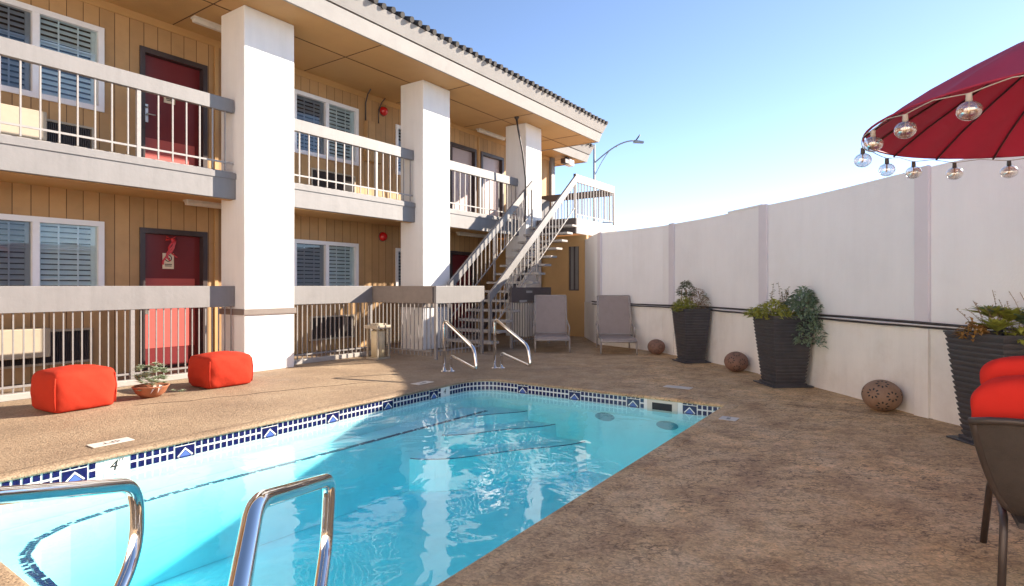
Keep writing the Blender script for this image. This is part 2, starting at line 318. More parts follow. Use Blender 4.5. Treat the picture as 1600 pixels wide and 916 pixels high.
class MB:
    def __init__(s): s.v = []; s.f = []; s.smooth = []
    def add(s, vs, fs, sm=False):
        k = len(s.v); s.v += [Vector(v) for v in vs]; s.f += [tuple(i + k for i in f) for f in fs]; s.smooth += [sm] * len(fs); return s
    def box(s, x0, x1, y0, y1, z0, z1):
        vs = [(x0, y0, z0), (x1, y0, z0), (x1, y1, z0), (x0, y1, z0), (x0, y0, z1), (x1, y0, z1), (x1, y1, z1), (x0, y1, z1)]
        return s.add(vs, [(0, 3, 2, 1), (4, 5, 6, 7), (0, 1, 5, 4), (1, 2, 6, 5), (2, 3, 7, 6), (3, 0, 4, 7)])
    def obox(s, a, b, wd, z0, z1, side=0.0):
        """upright slab between plan points a and b, wd thick, side shifts it along its normal"""
        a = Vector((a[0], a[1])); b = Vector((b[0], b[1])); d = (b - a).normalized(); nn = Vector((-d.y, d.x))
        p = [a + nn * (side - wd / 2), b + nn * (side - wd / 2), b + nn * (side + wd / 2), a + nn * (side + wd / 2)]
        vs = [(q.x, q.y, z0) for q in p] + [(q.x, q.y, z1) for q in p]
        return s.add(vs, [(0, 3, 2, 1), (4, 5, 6, 7), (0, 1, 5, 4), (1, 2, 6, 5), (2, 3, 7, 6), (3, 0, 4, 7)])
    def hexa(s, vs):
        return s.add(vs, [(0, 3, 2, 1), (4, 5, 6, 7), (0, 1, 5, 4), (1, 2, 6, 5), (2, 3, 7, 6), (3, 0, 4, 7)])
    def bar(s, p, q, wx, wz):
        """rectangular bar from p to q in a plane of constant y, wx thick in y, wz thick upright"""
        p = Vector(p); q = Vector(q); vs = []
        for dz in (-wz / 2, wz / 2):
            for e, dy in ((p, -wx / 2), (q, -wx / 2), (q, wx / 2), (p, wx / 2)):
                vs.append((e.x, e.y + dy, e.z + dz))
        return s.hexa(vs)
    def tube(s, pts, r, n=10, cap=True, rr=None):
        pts = [Vector(p) for p in pts]; k = len(s.v); up = None
        for i, p in enumerate(pts):
            t = (pts[min(i + 1, len(pts) - 1)] - pts[max(i - 1, 0)]).normalized()
            if up is None:
                up = Vector((0, 0, 1)) if abs(t.z) < 0.9 else Vector((1, 0, 0))
            a = (up - t * up.dot(t)).normalized(); bb = t.cross(a); up = a
            rad = rr[i] if rr else r
            for j in range(n):
                an = 2 * math.pi * j / n
                s.v.append(p + (a * math.cos(an) + bb * math.sin(an)) * rad)
        for i in range(len(pts) - 1):
            for j in range(n):
                s.f.append((k + i * n + j, k + i * n + (j + 1) % n, k + (i + 1) * n + (j + 1) % n, k + (i + 1) * n + j)); s.smooth.append(True)
        if cap:
            s.f.append(tuple(k + j for j in range(n))[::-1]); s.smooth.append(False)
            s.f.append(tuple(k + (len(pts) - 1) * n + j for j in range(n))); s.smooth.append(False)
        return s
    def lathe(s, prof, c=(0, 0, 0), n=24, sm=True):
        k = len(s.v)
        for r, z in prof:
            for j in range(n):
                an = 2 * math.pi * j / n
                s.v.append(Vector((c[0] + r * math.cos(an), c[1] + r * math.sin(an), c[2] + z)))
        for i in range(len(prof) - 1):
            for j in range(n):
                s.f.append((k + i * n + j, k + i * n + (j + 1) % n, k + (i + 1) * n + (j + 1) % n, k + (i + 1) * n + j)); s.smooth.append(sm)
        return s
    def prism(s, pts, z0, z1):
        n = len(pts)
        vs = [(p[0], p[1], z0) for p in pts] + [(p[0], p[1], z1) for p in pts]
        fs = [tuple(range(n))[::-1], tuple(range(n, 2 * n))] + [(i, (i + 1) % n, n + (i + 1) % n, n + i) for i in range(n)]
        return s.add(vs, fs)
    def build(s, name, m, parent=None, bevel=0.0, sub=0):
        me = bpy.data.meshes.new(name); off = origin(parent)
        me.from_pydata([v - off for v in s.v], [], s.f); me.update()
        me.polygons.foreach_set('use_smooth', s.smooth)
        bm = bmesh.new(); bm.from_mesh(me); bmesh.ops.recalc_face_normals(bm, faces=bm.faces); bm.to_mesh(me); bm.free()
        me.materials.append(M[m] if isinstance(m, str) else m)
        o = bpy.data.objects.new(name, me); C.objects.link(o); o.parent = parent
        if bevel:
            b = o.modifiers.new('bevel', 'BEVEL'); b.width = bevel; b.segments = 2; b.limit_method = 'ANGLE'; b.angle_limit = R(40)
        if sub:
            b = o.modifiers.new('sub', 'SUBSURF'); b.levels = sub; b.render_levels = sub
        return o

def tag(o, label=None, cat=None, group=None, kind=None):
    for k_, v_ in (('label', label), ('category', cat), ('group', group), ('kind', kind)):
        if v_: o[k_] = v_
    return o
def thing(name, label, cat, loc=(0, 0, 0), group=None):
    o = bpy.data.objects.new(name, None); C.objects.link(o); o.location = loc; o.empty_display_size = 0.1
    return tag(o, label, cat, group)
def copy_tree(o, parent=None):
    c = o.copy(); C.objects.link(c); c.parent = parent
    for ch in list(o.children): copy_tree(ch, c)
    return c
def bez(pts, rad=0.08, n=6):
    """polyline with rounded corners"""
    pts = [Vector(p) for p in pts]; out = [pts[0]]
    for i in range(1, len(pts) - 1):
        a, b, c = pts[i - 1], pts[i], pts[i + 1]
        r1 = min(rad, (a - b).length * 0.48, (c - b).length * 0.48)
        p0 = b + (a - b).normalized() * r1; p1 = b + (c - b).normalized() * r1
        for j in range(n + 1):
            t = j / n; out.append(p0 * (1 - t) ** 2 + b * 2 * t * (1 - t) + p1 * t * t)
    out.append(pts[-1]); return out
def text(name, body, size, m, parent, loc, rot, ext=0.0008, shear=0.0):
    cu = bpy.data.curves.new(name, 'FONT'); cu.body = body; cu.size = size; cu.align_x = 'CENTER'; cu.align_y = 'CENTER'; cu.extrude = ext; cu.shear = shear
    o = bpy.data.objects.new(name + '_tmp', cu); C.objects.link(o)
    dg = bpy.context.evaluated_depsgraph_get(); me = bpy.data.meshes.new_from_object(o.evaluated_get(dg))
    bpy.data.objects.remove(o)
    r = bpy.data.objects.new(name, me); C.objects.link(r); me.materials.clear(); me.materials.append(M[m])
    mt = Matrix.Translation(Vector(loc) - origin(parent)) @ rot.to_4x4()
    me.transform(mt); r.parent = parent
    return r
FACE_MY = Matrix(((1, 0, 0), (0, 0, -1), (0, 1, 0)))      # text upright, read from -Y side
FACE_MX = Matrix(((0, 0, -1), (-1, 0, 0), (0, 1, 0)))     # text upright on plane x=const, read from -X side

# ------------------------------------------------------------------ pool outline
X0, X1, Y0, Y1 = 0.88, 6.58, 1.69, 5.10
WZ = -0.135
def rounded(x0, x1, y0, y1, rs, n=10):
    pts = []
    for (cx, cy, sx, sy, a0, r) in ((x1, y0, -1, 1, -90, rs[0]), (x1, y1, -1, -1, 0, rs[1]), (x0, y1, 1, -1, 90, rs[2]), (x0, y0, 1, 1, 180, rs[3])):
        ox, oy = cx + sx * r, cy + sy * r
        for j in range(n + 1):
            a = R(a0 + 90 * j / n); pts.append((ox + r * math.cos(a), oy + r * math.sin(a)))
    return pts
def outline(off=0.0):
    """pool outline grown outwards by off"""
    return rounded(X0 - off, X1 + off, Y0 - off, Y1 + off, [max(0.02, r + off) for r in (0.06, 0.42, 0.25, 0.12)])

# deck sheet with the pool cut out
def sheet_with_hole(name, outer, inner, z, m):
    bm = bmesh.new(); es = []
    for loop in (outer, inner):
        vs = [bm.verts.new((p[0], p[1], z)) for p in loop]
        es += [bm.edges.new((vs[i], vs[(i + 1) % len(vs)])) for i in range(len(vs))]
    bmesh.ops.triangle_fill(bm, edges=es, use_beauty=True)
    for f in bm.faces:
        f.normal_update()
        if f.normal.z < 0: f.normal_flip()
    me = bpy.data.meshes.new(name); bm.to_mesh(me); bm.free(); me.materials.append(M[m])
    o = bpy.data.objects.new(name, me); C.objects.link(o); return o
DX0, DX1, DY0, DY1 = -6, 19, -9, 14
deck = sheet_with_hole('pool_deck', [(DX0, DY0), (DX1, DY0), (DX1, DY1), (DX0, DY1)], outline(0.12), 0.0, 'deck')
tag(deck, 'pebbly tan and worn brown concrete deck around the swimming pool', kind='structure')
mb = MB()
G = 900
for a in ((-G, G, -G, DY0), (-G, G, DY1, G), (-G, DX0, DY0, DY1), (DX1, G, DY0, DY1)):
    mb.add([(a[0], a[2], -0.02), (a[1], a[2], -0.02), (a[1], a[3], -0.02), (a[0], a[3], -0.02)], [(0, 1, 2, 3)])
tag(mb.build('ground', 'asphalt'), 'pale paved ground beyond the courtyard', kind='structure')
mb = MB()
for (x_, ya_, yb_) in ((8.9, 5.9, 8.3),):
    mb.box(x_, x_ + 0.012, ya_, yb_, 0.001, 0.003)
rj = random.Random(9); px_, py_ = 2.9, 7.0
for k_ in range(16):
    nx_, ny_ = px_ + 0.16, py_ - 0.05 + rj.uniform(-0.06, 0.06)
    mb.obox((px_, py_), (nx_, ny_), rj.uniform(0.003, 0.007), 0.001, 0.003); px_, py_ = nx_, ny_
px_, py_ = 7.0, 1.2
for k_ in range(14):
    nx_, ny_ = px_ + rj.uniform(-0.05, 0.07), py_ - 0.15
    mb.obox((px_, py_), (nx_, ny_), rj.uniform(0.003, 0.006), 0.001, 0.003); px_, py_ = nx_, ny_
tag(mb.build('deck_cracks', 'soil'), 'hairline cracks and a joint in the pool deck', kind='structure')
# coping lip : slightly proud rounded edge cast with the deck
rings = [(0.12, 0.0), (0.115, 0.006), (0.06, 0.010), (0.0, 0.008), (-0.022, 0.0), (-0.030, -0.012), (-0.024, -0.026), (0.0, -0.030)]
mb = MB(); allr = [[(p[0], p[1], z) for p in outline(o)] for o, z in rings]; n = len(allr[0])
rnd = random.Random(3)
vs = [Vector(p) for r_ in allr for p in r_]
mb.v = vs
for i in range(len(rings) - 1):
    for j in range(n):
        mb.f.append((i * n + j, i * n + (j + 1) % n, (i + 1) * n + (j + 1) % n, (i + 1) * n + j)); mb.smooth.append(True)
tag(mb.build('pool_coping', 'deck'), 'rough rounded concrete lip round the pool edge', kind='structure')
# basin
root_pool = tag(bpy.data.objects.new('pool_basin', None), 'white plaster swimming pool basin', kind='structure'); C.objects.link(root_pool)
mb = MB(); ro = outline(0.0); n = len(ro)
FL = -1.02
mb.v = [Vector((p[0], p[1], 0.0)) for p in ro] + [Vector((p[0], p[1], FL)) for p in ro]
mb.f = [(j, (j + 1) % n, n + (j + 1) % n, n + j) for j in range(n)] + [tuple(range(n, 2 * n))]
mb.smooth = [False] * len(mb.f)
mb.build('basin_shell', 'plaster', root_pool)
# bench along the building side and the near end, apparent depth
BZ = -0.36
edge = [(6.20, 4.66), (5.4, 4.69), (4.4, 4.74), (3.2, 4.80), (2.4, 4.86), (1.9, 4.87), (1.60, 4.82), (1.40, 4.70), (1.29, 4.50), (1.25, 4.2), (1.24, 3.8), (1.30, 3.3), (1.38, 2.7), (1.40, 1.75)]
poly = [(6.20, 5.09)] + edge + [(0.885, 1.75), (0.885, 4.9), (1.1, 5.09)]
MB().prism(poly, FL + 0.004, BZ).build('bench', 'plaster', root_pool)
mb = MB()
for i in range(len(edge) - 1):
    a = Vector((*edge[i], 0)); b = Vector((*edge[i + 1], 0)); L = (b - a).length; d = (b - a).normalized(); nn = Vector((-d.y, d.x, 0))
    if (Vector((2, 3.5, 0)) - a).dot(nn) < 0: nn = -nn
    k = max(1, int(L / 0.03))
    for j in range(k):
        for row in range(2):
            if random.random() < 0.12: continue
            p = a + d * (L * j / k) - nn * (0.006 + 0.030 * row + random.uniform(-0.004, 0.004)); q = p + d * 0.024
            c = [p, q, q - nn * 0.023, p - nn * 0.023]
            mb.hexa([(x.x, x.y, BZ + 0.001) for x in c] + [(x.x, x.y, BZ + 0.005) for x in c])
mb.build('bench_mosaic', 'tile_dark', root_pool)
# corner steps in the far left corner
for r_, z_, nm in ((1.75, -0.66, 'low'), (1.30, -0.50, 'mid'), (0.85, BZ - 0.02, 'top')):
    pts = [(X1 - 0.004, Y1 - 0.004)]; arc = []
    for j in range(25):
        a = R(180 + 90 * j / 24); wv = 1 + 0.10 * math.sin(4 * a + 0.8)
        arc.append((X1 - 0.004 + r_ * 0.95 * math.cos(a) * wv, Y1 - 0.004 + r_ * 0.9 * math.sin(a) * wv))
    arc[0] = (arc[0][0], Y1 - 0.004); arc[-1] = (X1 - 0.004, arc[-1][1])
    st = MB().prism([pts[0]] + arc, FL + 0.003, z_).build('step', 'plaster', root_pool)
    e = MB()
    for i in range(len(arc) - 1):
        e.obox(arc[i], arc[i + 1], 0.013, z_ + 0.001, z_ + 0.006, side=0.016)
    e.build('step_edge', 'tile_dark', st)
# underwater light niches
for y in (3.15, 2.36):
    e = MB(); k = 20
    vs = [(X1 - 0.010, y + 0.13 * math.cos(2 * math.pi * j / k), -0.31 + 0.05 * math.sin(2 * math.pi * j / k)) for j in range(k)]
    vs += [(X1 - 0.001, v[1], v[2]) for v in vs]
    e.add(vs, [tuple(range(k))[::-1]] + [(j, (j + 1) % k, k + (j + 1) % k, k + j) for j in range(k)])
    e.build('light_niche', 'niche', root_pool)
# waterline tile band
band = MB(); tiles = MB(); mids = MB(); chev = MB()
def path_at(ro, s):
    n = len(ro); acc = 0
    for i in range(n):
        a = Vector(ro[i]); b = Vector(ro[(i + 1) % n]); L = (b - a).length
        if L > 1e-9 and s <= acc + L:
            d = (b - a) / L; return a + d * (s - acc), d
        acc += L
    return Vector(ro[0]), Vector((1, 0))
per = sum((Vector(ro[(i + 1) % n]) - Vector(ro[i])).length for i in range(n))
oi = outline(-0.004); 
band.v = [Vector((p[0], p[1], -0.012)) for p in oi] + [Vector((p[0], p[1], -0.158)) for p in oi]
band.f = [(j, (j + 1) % n, n + (j + 1) % n, n + j) for j in range(n)]; band.smooth = [False] * n
band.build('tile_band', 'grout', root_pool)
def wallquad(mb_, s0, s1, z0, z1, off=0.0075, skew=None):
    p, d = path_at(ro, s0); q, d2 = path_at(ro, s1)
    np_, nq = Vector((-d.y, d.x)), Vector((-d2.y, d2.x))
    a = p + np_ * off; b = q + nq * off; a2 = p + np_ * 0.001; b2 = q + nq * 0.001
    mb_.hexa([(a.x, a.y, z0), (b.x, b.y, z0), (b2.x, b2.y, z0), (a2.x, a2.y, z0), (a.x, a.y, z1), (b.x, b.y, z1), (b2.x, b2.y, z1), (a2.x, a2.y, z1)])
def tri_strip(mb_, pts_sz, off=0.010):
    vs = []
    for s_, z_ in pts_sz:
        p, d = path_at(ro, s_); nn = Vector((-d.y, d.x)); a = p + nn * off; vs.append((a.x, a.y, z_))
    mb_.add(vs, [tuple(range(len(vs)))])
# arclength of landmarks: ring starts at far right corner (x1,y0), runs up the far side then back along the building side
S_far0 = 0.0
def s_of_left(x):    # on building side y=Y1
    s = 0; 
    for i in range(n):
        a = Vector(ro[i]); b = Vector(ro[(i + 1) % n])
        if abs(a.y - Y1) < 1e-6 and abs(b.y - Y1) < 1e-6 and b.x < a.x - 0.5: return s + (a.x - x)
        s += (b - a).length
def s_of_far(y):
    s = 0
    for i in range(n):
        a = Vector(ro[i]); b = Vector(ro[(i + 1) % n])
        if abs(a.x - X1) < 1e-6 and abs(b.x - X1) < 1e-6 and b.y > a.y + 0.5: return s + (y - a.y)
        s += (b - a).length
snap = lambda v_: 0.02 + 0.0565 * (math.floor((v_ - 0.02) / 0.0565) + 0.5)
motif = [s_of_left(x) for x in (1.72, 2.50, 3.28, 4.06, 4.84, 5.62)] + [s_of_far(y) for y in (4.35, 3.55, 2.78, 2.08)]
motif = [snap(v_) for v_ in motif]
skip = [(s_of_left(2.055), s_of_left(1.905)), (s_of_left(5.87), s_of_left(5.77)), (s_of_far(2.24), s_of_far(2.60))]
s = 0.02; P = 0.0565
while s < per - 0.05:
    c = s + P / 2
    if any(a - 0.03 < c < b + 0.03 for a, b in skip): s += P; continue
    mm = [x for x in motif if abs(x - c) < 1.3 * P]
    if mm:
        m0 = mm[0]
        if abs(m0 - c) <= P / 2 + 1e-6 and m0 not in skip:
            for k_ in range(3): wallquad(tiles, m0 - 0.080 + 0.056 * k_, m0 - 0.034 + 0.056 * k_, -0.044, -0.030)
            wallquad(tiles, m0 - 0.080, m0 + 0.078, -0.150, -0.052)
            for q_ in (-1, 1):
                tri_strip(chev, [(m0 + q_ * 0.066, -0.132), (m0, -0.066), (m0, -0.082), (m0 + q_ * 0.052, -0.135)], 0.0095)
            tri_strip(mids, [(m0 - 0.046, -0.137), (m0 + 0.046, -0.137), (m0, -0.088)], 0.0095)
        s += P; continue
    wallquad(tiles, s + 0.0075, s + P - 0.0075, -0.077, -0.034)
    wallquad(tiles, s + 0.0075, s + P - 0.0075, -0.142, -0.094)
    s += P
tl = tiles.build('glazed_tiles', 'tile', root_pool); chev.build('chevron', 'grout', tl); mids.build('triangle_tile', 'tile_mid', tl)
mk = MB(); wallquad(mk, skip[0][0] + .002, skip[0][1] - .002, -0.155, -0.014); mk = mk.build('depth_marker', 'grout', root_pool)
text('numeral', '4', 0.115, 'ink', mk, (1.965, Y1 - 0.0095, -0.088), FACE_MY, shear=0.25)
text('lettering', 'FT', 0.034, 'band', mk, (2.025, Y1 - 0.0095, -0.052), FACE_MY)
mk = MB(); wallquad(mk, skip[1][0] + .002, skip[1][1] - .002, -0.155, -0.014); mk = mk.build('depth_marker', 'grout', root_pool)
text('numeral', '4', 0.10, 'ink', mk, (5.82, Y1 - 0.0095, -0.088), FACE_MY, shear=0.25)
mk = MB(); ya, yb = 2.24, 2.60
mk.box(X1 - 0.012, X1 - 0.001, ya, ya + 0.06, -0.165, -0.005).box(X1 - 0.012, X1 - 0.001, yb - 0.06, yb, -0.165, -0.005)
mk.box(X1 - 0.012, X1 - 0.001, ya + 0.06, yb - 0.06, -0.06, -0.005).box(X1 - 0.012, X1 - 0.001, ya + 0.06, yb - 0.06, -0.165, -0.145)
sk = mk.build('skimmer', 'cream', root_pool)
MB().box(X1 - 0.006, X1 - 0.001, ya + 0.061, yb - 0.061, -0.144, -0.061).build('skimmer_mouth', 'dark', sk)
# water body : closed box just inside the shell
mb = MB(); wi = outline(-0.0025)
mb.v = [Vector((p[0], p[1], WZ)) for p in wi] + [Vector((p[0], p[1], FL - 0.02)) for p in wi]
mb.f = [tuple(range(n)), tuple(range(n, 2 * n))[::-1]] + [(j, (j + 1) % n, n + (j + 1) % n, n + j) for j in range(n)]; mb.smooth = [False] * len(mb.f)
wo = mb.build('pool_water', 'water'); tag(wo, 'turquoise pool water with gentle ripples', kind='structure')

# flat depth markers let into the deck
def deck_marker(c, a, l_, w_, label, txt, ts, ta):
    t = thing('deck_marker', label, 'depth marker', (c[0], c[1], 0), 'depth markers set in the deck')
    d = Vector((math.cos(a), math.sin(a), 0)); nn = Vector((-d.y, d.x, 0)); cc = Vector((c[0], c[1], 0))
    q = [cc - d * l_ / 2 - nn * w_ / 2, cc + d * l_ / 2 - nn * w_ / 2, cc + d * l_ / 2 + nn * w_ / 2, cc - d * l_ / 2 + nn * w_ / 2]
    MB().hexa([(p.x, p.y, 0.0035) for p in q] + [(p.x, p.y, 0.008) for p in q]).build('tile', 'marker', t)
    if txt:
        text('lettering', txt, ts, 'ink', t, (c[0], c[1], 0.0085), Matrix.Rotation(ta, 3, 'Z'), 0.0004)
deck_marker((2.10, 5.48), 0.0, 0.30, 0.14, 'long pale marker tile in the sunlit deck near the red cubes', '4FT', 0.09, math.pi)
deck_marker((5.75, 5.42), 0.0, 0.30, 0.15, 'small pale marker tile between far handrails and pool edge', '4FT', 0.09, math.pi)
deck_marker((7.36, 2.50), R(90), 0.34, 0.16, 'pale grey marker tile beyond the far pool edge', '', 0.1, 0)
deck_marker((5.90, 1.50), 0.0, 0.16, 0.16, 'square pale marker tile beside the right corner of the pool', 'NO', 0.05, 0)

# ------------------------------------------------------------------ the motel building
YW = 9.8        # main wall face
B = thing('motel_building', 'two storey tan motel with white pillars, balconies, maroon doors and tiled eaves', 'building', (0, YW, 0))
EX = 16.5
doors = [(4.14, 5.18, 0.0), (4.14, 5.18, 3.0), (11.41, 12.49, 3.0), (12.70, 13.76, 3.0), (11.41, 12.45, 0.0)]
wins = [(2.05, 3.66, 0.98, 2.24), (2.05, 3.66, 3.84, 5.07), (6.82, 8.41, 0.98, 2.20), (6.82, 8.41, 3.86, 5.07), (9.50, 10.9, 0.98, 2.17), (9.50, 10.9, 3.86, 5.0)]
holes = [(a, b, z, z + 2.20) if z == 0 else (a, b, z - 0.02, 4.99) for a, b, z in doors] + wins
xs = sorted({-5.0, EX} | {h[0] for h in holes} | {h[1] for h in holes}); zs = sorted({0.0, 5.5} | {h[2] for h in holes} | {h[3] for h in holes})
mb = MB()
for i in range(len(xs) - 1):
    for j in range(len(zs) - 1):
        cx, cz = (xs[i] + xs[i + 1]) / 2, (zs[j] + zs[j + 1]) / 2
        if any(h[0] < cx < h[1] and h[2] < cz < h[3] for h in holes): continue
        mb.add([(xs[i], YW, zs[j]), (xs[i + 1], YW, zs[j]), (xs[i + 1], YW, zs[j + 1]), (xs[i], YW, zs[j + 1])], [(0, 1, 2, 3)])
for h in holes:
    y2 = YW + 0.14
    mb.add([(h[0], YW, h[2]), (h[0], y2, h[2]), (h[0], y2, h[3]), (h[0], YW, h[3])], [(0, 1, 2, 3)])
    mb.add([(h[1], YW, h[2]), (h[1], y2, h[2]), (h[1], y2, h[3]), (h[1], YW, h[3])], [(0, 1, 2, 3)])
    mb.add([(h[0], YW, h[3]), (h[1], YW, h[3]), (h[1], y2, h[3]), (h[0], y2, h[3])], [(0, 1, 2, 3)])
    mb.add([(h[0], YW, h[2]), (h[1], YW, h[2]), (h[1], y2, h[2]), (h[0], y2, h[2])], [(0, 1, 2, 3)])
mb.box(EX - 0.02, EX, YW + 0.01, 13, 0, 5.5).box(-5, -4.98, YW + 0.01, 13, 0, 5.5).box(-4.98, EX - 0.02, 12.9, 13, 0, 5.5)
mb.build('wall', 'siding', B)
# trim strips on the wall
mb = MB().box(-5, 16.4, YW - 0.022, YW - 0.002, 5.36, 5.478).box(12.56, 12.61, YW - 0.03, YW - 0.002, 3.0, 5.36).box(5.30, 5.36, YW - 0.03, YW - 0.002, 3.0, 5.36).box(5.30, 5.36, YW - 0.03, YW - 0.002, 0, 2.6)
mb.build('wall_trim', 'soffit', B)
MB().box(16.32, EX + 0.03, YW - 0.10, YW - 0.003, 3.0, 5.47).build('corner_post', 'trim', B)
MB().box(8.57, 8.98, YW - 0.12, YW - 0.003, 4.0, 4.86).build('meter_box', 'siding', B)
c_ = MB().tube([(8.60, YW - 0.03, 4.86), (8.60, YW - 0.03, 5.25), (8.58, YW - 0.12, 5.42), (8.5, YW - 0.3, 5.47)], 0.014, 8)
c2_ = MB().tube([(8.97, YW - 0.03, 4.86), (8.97, YW - 0.03, 5.2), (9.02, YW - 0.08, 5.36), (9.1, YW - 0.1, 5.47)], 0.012, 8)
c_.build('conduit', 'dark_trim', B); c2_.build('conduit', 'dark_trim', B)
# doors
for (a, b, z) in doors:
    top = 2.2 if z == 0 else 1.99
    d = MB().box(a, a + 0.075, YW - 0.025, YW + 0.13, z, z + top).box(b - 0.075, b, YW - 0.025, YW + 0.13, z, z + top).box(a + 0.075, b - 0.075, YW - 0.025, YW + 0.13, z + top - 0.08, z + top)
    d.box(a + 0.075, b - 0.075, YW + 0.02, YW + 0.13, z, z + 0.03)
    dr = d.build('door', 'door_frame', B)
    MB().box(a + 0.078, b - 0.078, YW + 0.09, YW + 0.128, z + 0.032, z + top - 0.082).build('door_leaf', 'door' if a < 5 or z == 0 else 'glare_door', dr)
    k = MB().box(a + 0.11, a + 0.16, YW + 0.078, YW + 0.089, z + 0.86, z + 1.14)
    k.lathe([(0.0, 0), (0.022, 0), (0.022, 0.02), (0.0, 0.02)], (a + 0.135, YW + 0.07, z + 1.08), 12)
    k.tube([(a + 0.135, YW + 0.08, z + 0.98), (a + 0.135, YW + 0.03, z + 0.98), (a + 0.25, YW + 0.03, z + 0.98)], 0.010, 8)
    k.build('door_handle', 'steel', dr)
    if a < 5:
        zz = 1.15 + z
        MB().box(a + 0.085, b - 0.16, YW + 0.084, YW + 0.089, z + (0.32 if z == 0 else 0.1), z + (1.42 if z == 0 else 0.62)).build('sunlit_patch', 'door_sunlit', dr)  # patch where the sun reaches the leaf, painted as a lighter red panel
        sx = 4.60 if z == 0 else 4.62; sz = 1.70 if z == 0 else 4.36
        pl = MB().box(sx - 0.085, sx + 0.085, YW + 0.080, YW + 0.0895, sz - 0.125, sz + 0.125).build('door_plate', 'candle', dr)
        yy = YW + 0.079
        q = MB(); kk = 24
        for j in range(kk):
            a1, a2 = 2 * math.pi * j / kk, 2 * math.pi * (j + 1) / kk
            q.add([(sx + 0.042 * math.cos(a1), yy, sz + 0.045 + 0.042 * math.sin(a1)), (sx + 0.042 * math.cos(a2), yy, sz + 0.045 + 0.042 * math.sin(a2)),
                   (sx + 0.056 * math.cos(a2), yy, sz + 0.045 + 0.056 * math.sin(a2)), (sx + 0.056 * math.cos(a1), yy, sz + 0.045 + 0.056 * math.sin(a1))], [(0, 1, 2, 3)])
        q.add([(sx - 0.036, yy - .0005, sz + 0.072), (sx - 0.026, yy - .0005, sz + 0.082), (sx + 0.036, yy - .0005, sz + 0.018), (sx + 0.026, yy - .0005, sz + 0.008)], [(0, 1, 2, 3)])
        q.box(sx - 0.03, sx + 0.028, yy - 0.0002, yy + 0.0005, sz + 0.038, sz + 0.052)
        q.box(sx - 0.055, sx + 0.055, yy - 0.0002, yy + 0.0005, sz - 0.060, sz - 0.046).box(sx - 0.05, sx + 0.05, yy - 0.0002, yy + 0.0005, sz - 0.085, sz - 0.072)
        q.build('pictogram', 'ink', dr)
# ribbon on the lower left door
rb = MB()
for k_, (dx, l_) in enumerate(((-0.10, 0.42), (0.02, 0.36), (0.10, 0.30))):
    pts = [Vector((4.62 + dx * t * 0.6 + 0.06 * math.sin(5 * t + k_), YW + 0.05 - 0.02 * math.sin(6 * t), 2.06 - l_ * t)) for t in [i / 8 for i in range(9)]]
    for i in range(8):
        p, q = pts[i], pts[i + 1]; rb.add([(p.x - 0.014, p.y, p.z), (p.x + 0.014, p.y - 0.01, p.z), (q.x + 0.014, q.y - 0.01, q.z), (q.x - 0.014, q.y, q.z)], [(0, 1, 2, 3)])
for sgn in (-1, 1):
    rb.tube([(4.62, YW + 0.04, 2.05), (4.62 + sgn * 0.07, YW + 0.03, 2.09), (4.62 + sgn * 0.08, YW + 0.03, 2.03), (4.62, YW + 0.04, 2.05)], 0.012, 6)
tag(rb.build('ribbon_bow', 'ribbon'), 'crumpled red ribbon hanging on the ground floor maroon door', 'ribbon')
# windows
for (a, b, z0, z1) in wins:
    fy0, fy1 = YW - 0.03, YW + 0.10; t_ = 0.075; mid = (a + b) / 2
    f = MB().box(a, b, fy0, fy1, z1 - t_, z1).box(a, b, fy0, fy1, z0, z0 + t_).box(a, a + t_, fy0, fy1, z0 + t_, z1 - t_).box(b - t_, b, fy0, fy1, z0 + t_, z1 - t_).box(mid - 0.04, mid + 0.04, fy0 + 0.01, fy1, z0 + t_, z1 - t_)
    wd = f.build('window', 'vinyl', B)
    for s_, (p, q, gm) in enumerate(((a + t_, mid - 0.04, 'screen'), (mid + 0.04, b - t_, 'glass'))):
        yy = YW + (0.03 if s_ else 0.05)
        MB().add([(p, yy, z0 + t_), (q, yy, z0 + t_), (q, yy, z1 - t_), (p, yy, z1 - t_)], [(0, 1, 2, 3)]).build('pane', gm, wd)
        g_ = MB()
        for kx in (1, 2):
            xx = p + (q - p) * kx / 3; g_.box(xx - 0.009, xx + 0.009, yy + 0.006, yy + 0.014, z0 + t_, z1 - t_)
        for kz in (1, 2):
            zz = z0 + (z1 - z0) * kz / 3; g_.box(p, q, yy + 0.015, yy + 0.022, zz - 0.009, zz + 0.009)
        g_.build('muntin', 'vinyl', wd)
        sl_ = MB(); zz = z0 + t_ + 0.03
        sl_.box(p, p + 0.04, YW + 0.085, YW + 0.115, z0 + t_, z1 - t_).box(q - 0.05, q, YW + 0.085, YW + 0.115, z0 + t_, z1 - t_)
        while zz < z1 - t_ - 0.03:
            sl_.hexa([(p + 0.04, YW + 0.085, zz), (q - 0.05, YW + 0.085, zz), (q - 0.05, YW + 0.12, zz + 0.05), (p + 0.04, YW + 0.12, zz + 0.05),
                      (p + 0.04, YW + 0.085, zz + 0.008), (q - 0.05, YW + 0.085, zz + 0.008), (q - 0.05, YW + 0.12, zz + 0.058), (p + 0.04, YW + 0.12, zz + 0.058)])
            zz += 0.075
        sl_.build('shutter', 'slat', wd)
    MB().add([(a, YW + 0.137, z0), (b, YW + 0.137, z0), (b, YW + 0.137, z1), (a, YW + 0.137, z1)], [(0, 1, 2, 3)]).build('dark_room', 'dark', wd)
# pillars
for (a, b) in ((4.89, 5.74), (8.72, 9.55), (12.52, 13.27)):
    p = MB().box(a, b, 8.2, 8.84, 0, 5.478).build('pillar', 'stucco', B, bevel=0.012)
    MB().box(a - 0.02, b + 0.02, 8.175, 8.86, 0.865, 0.955).build('band', 'band', p, bevel=0.005)
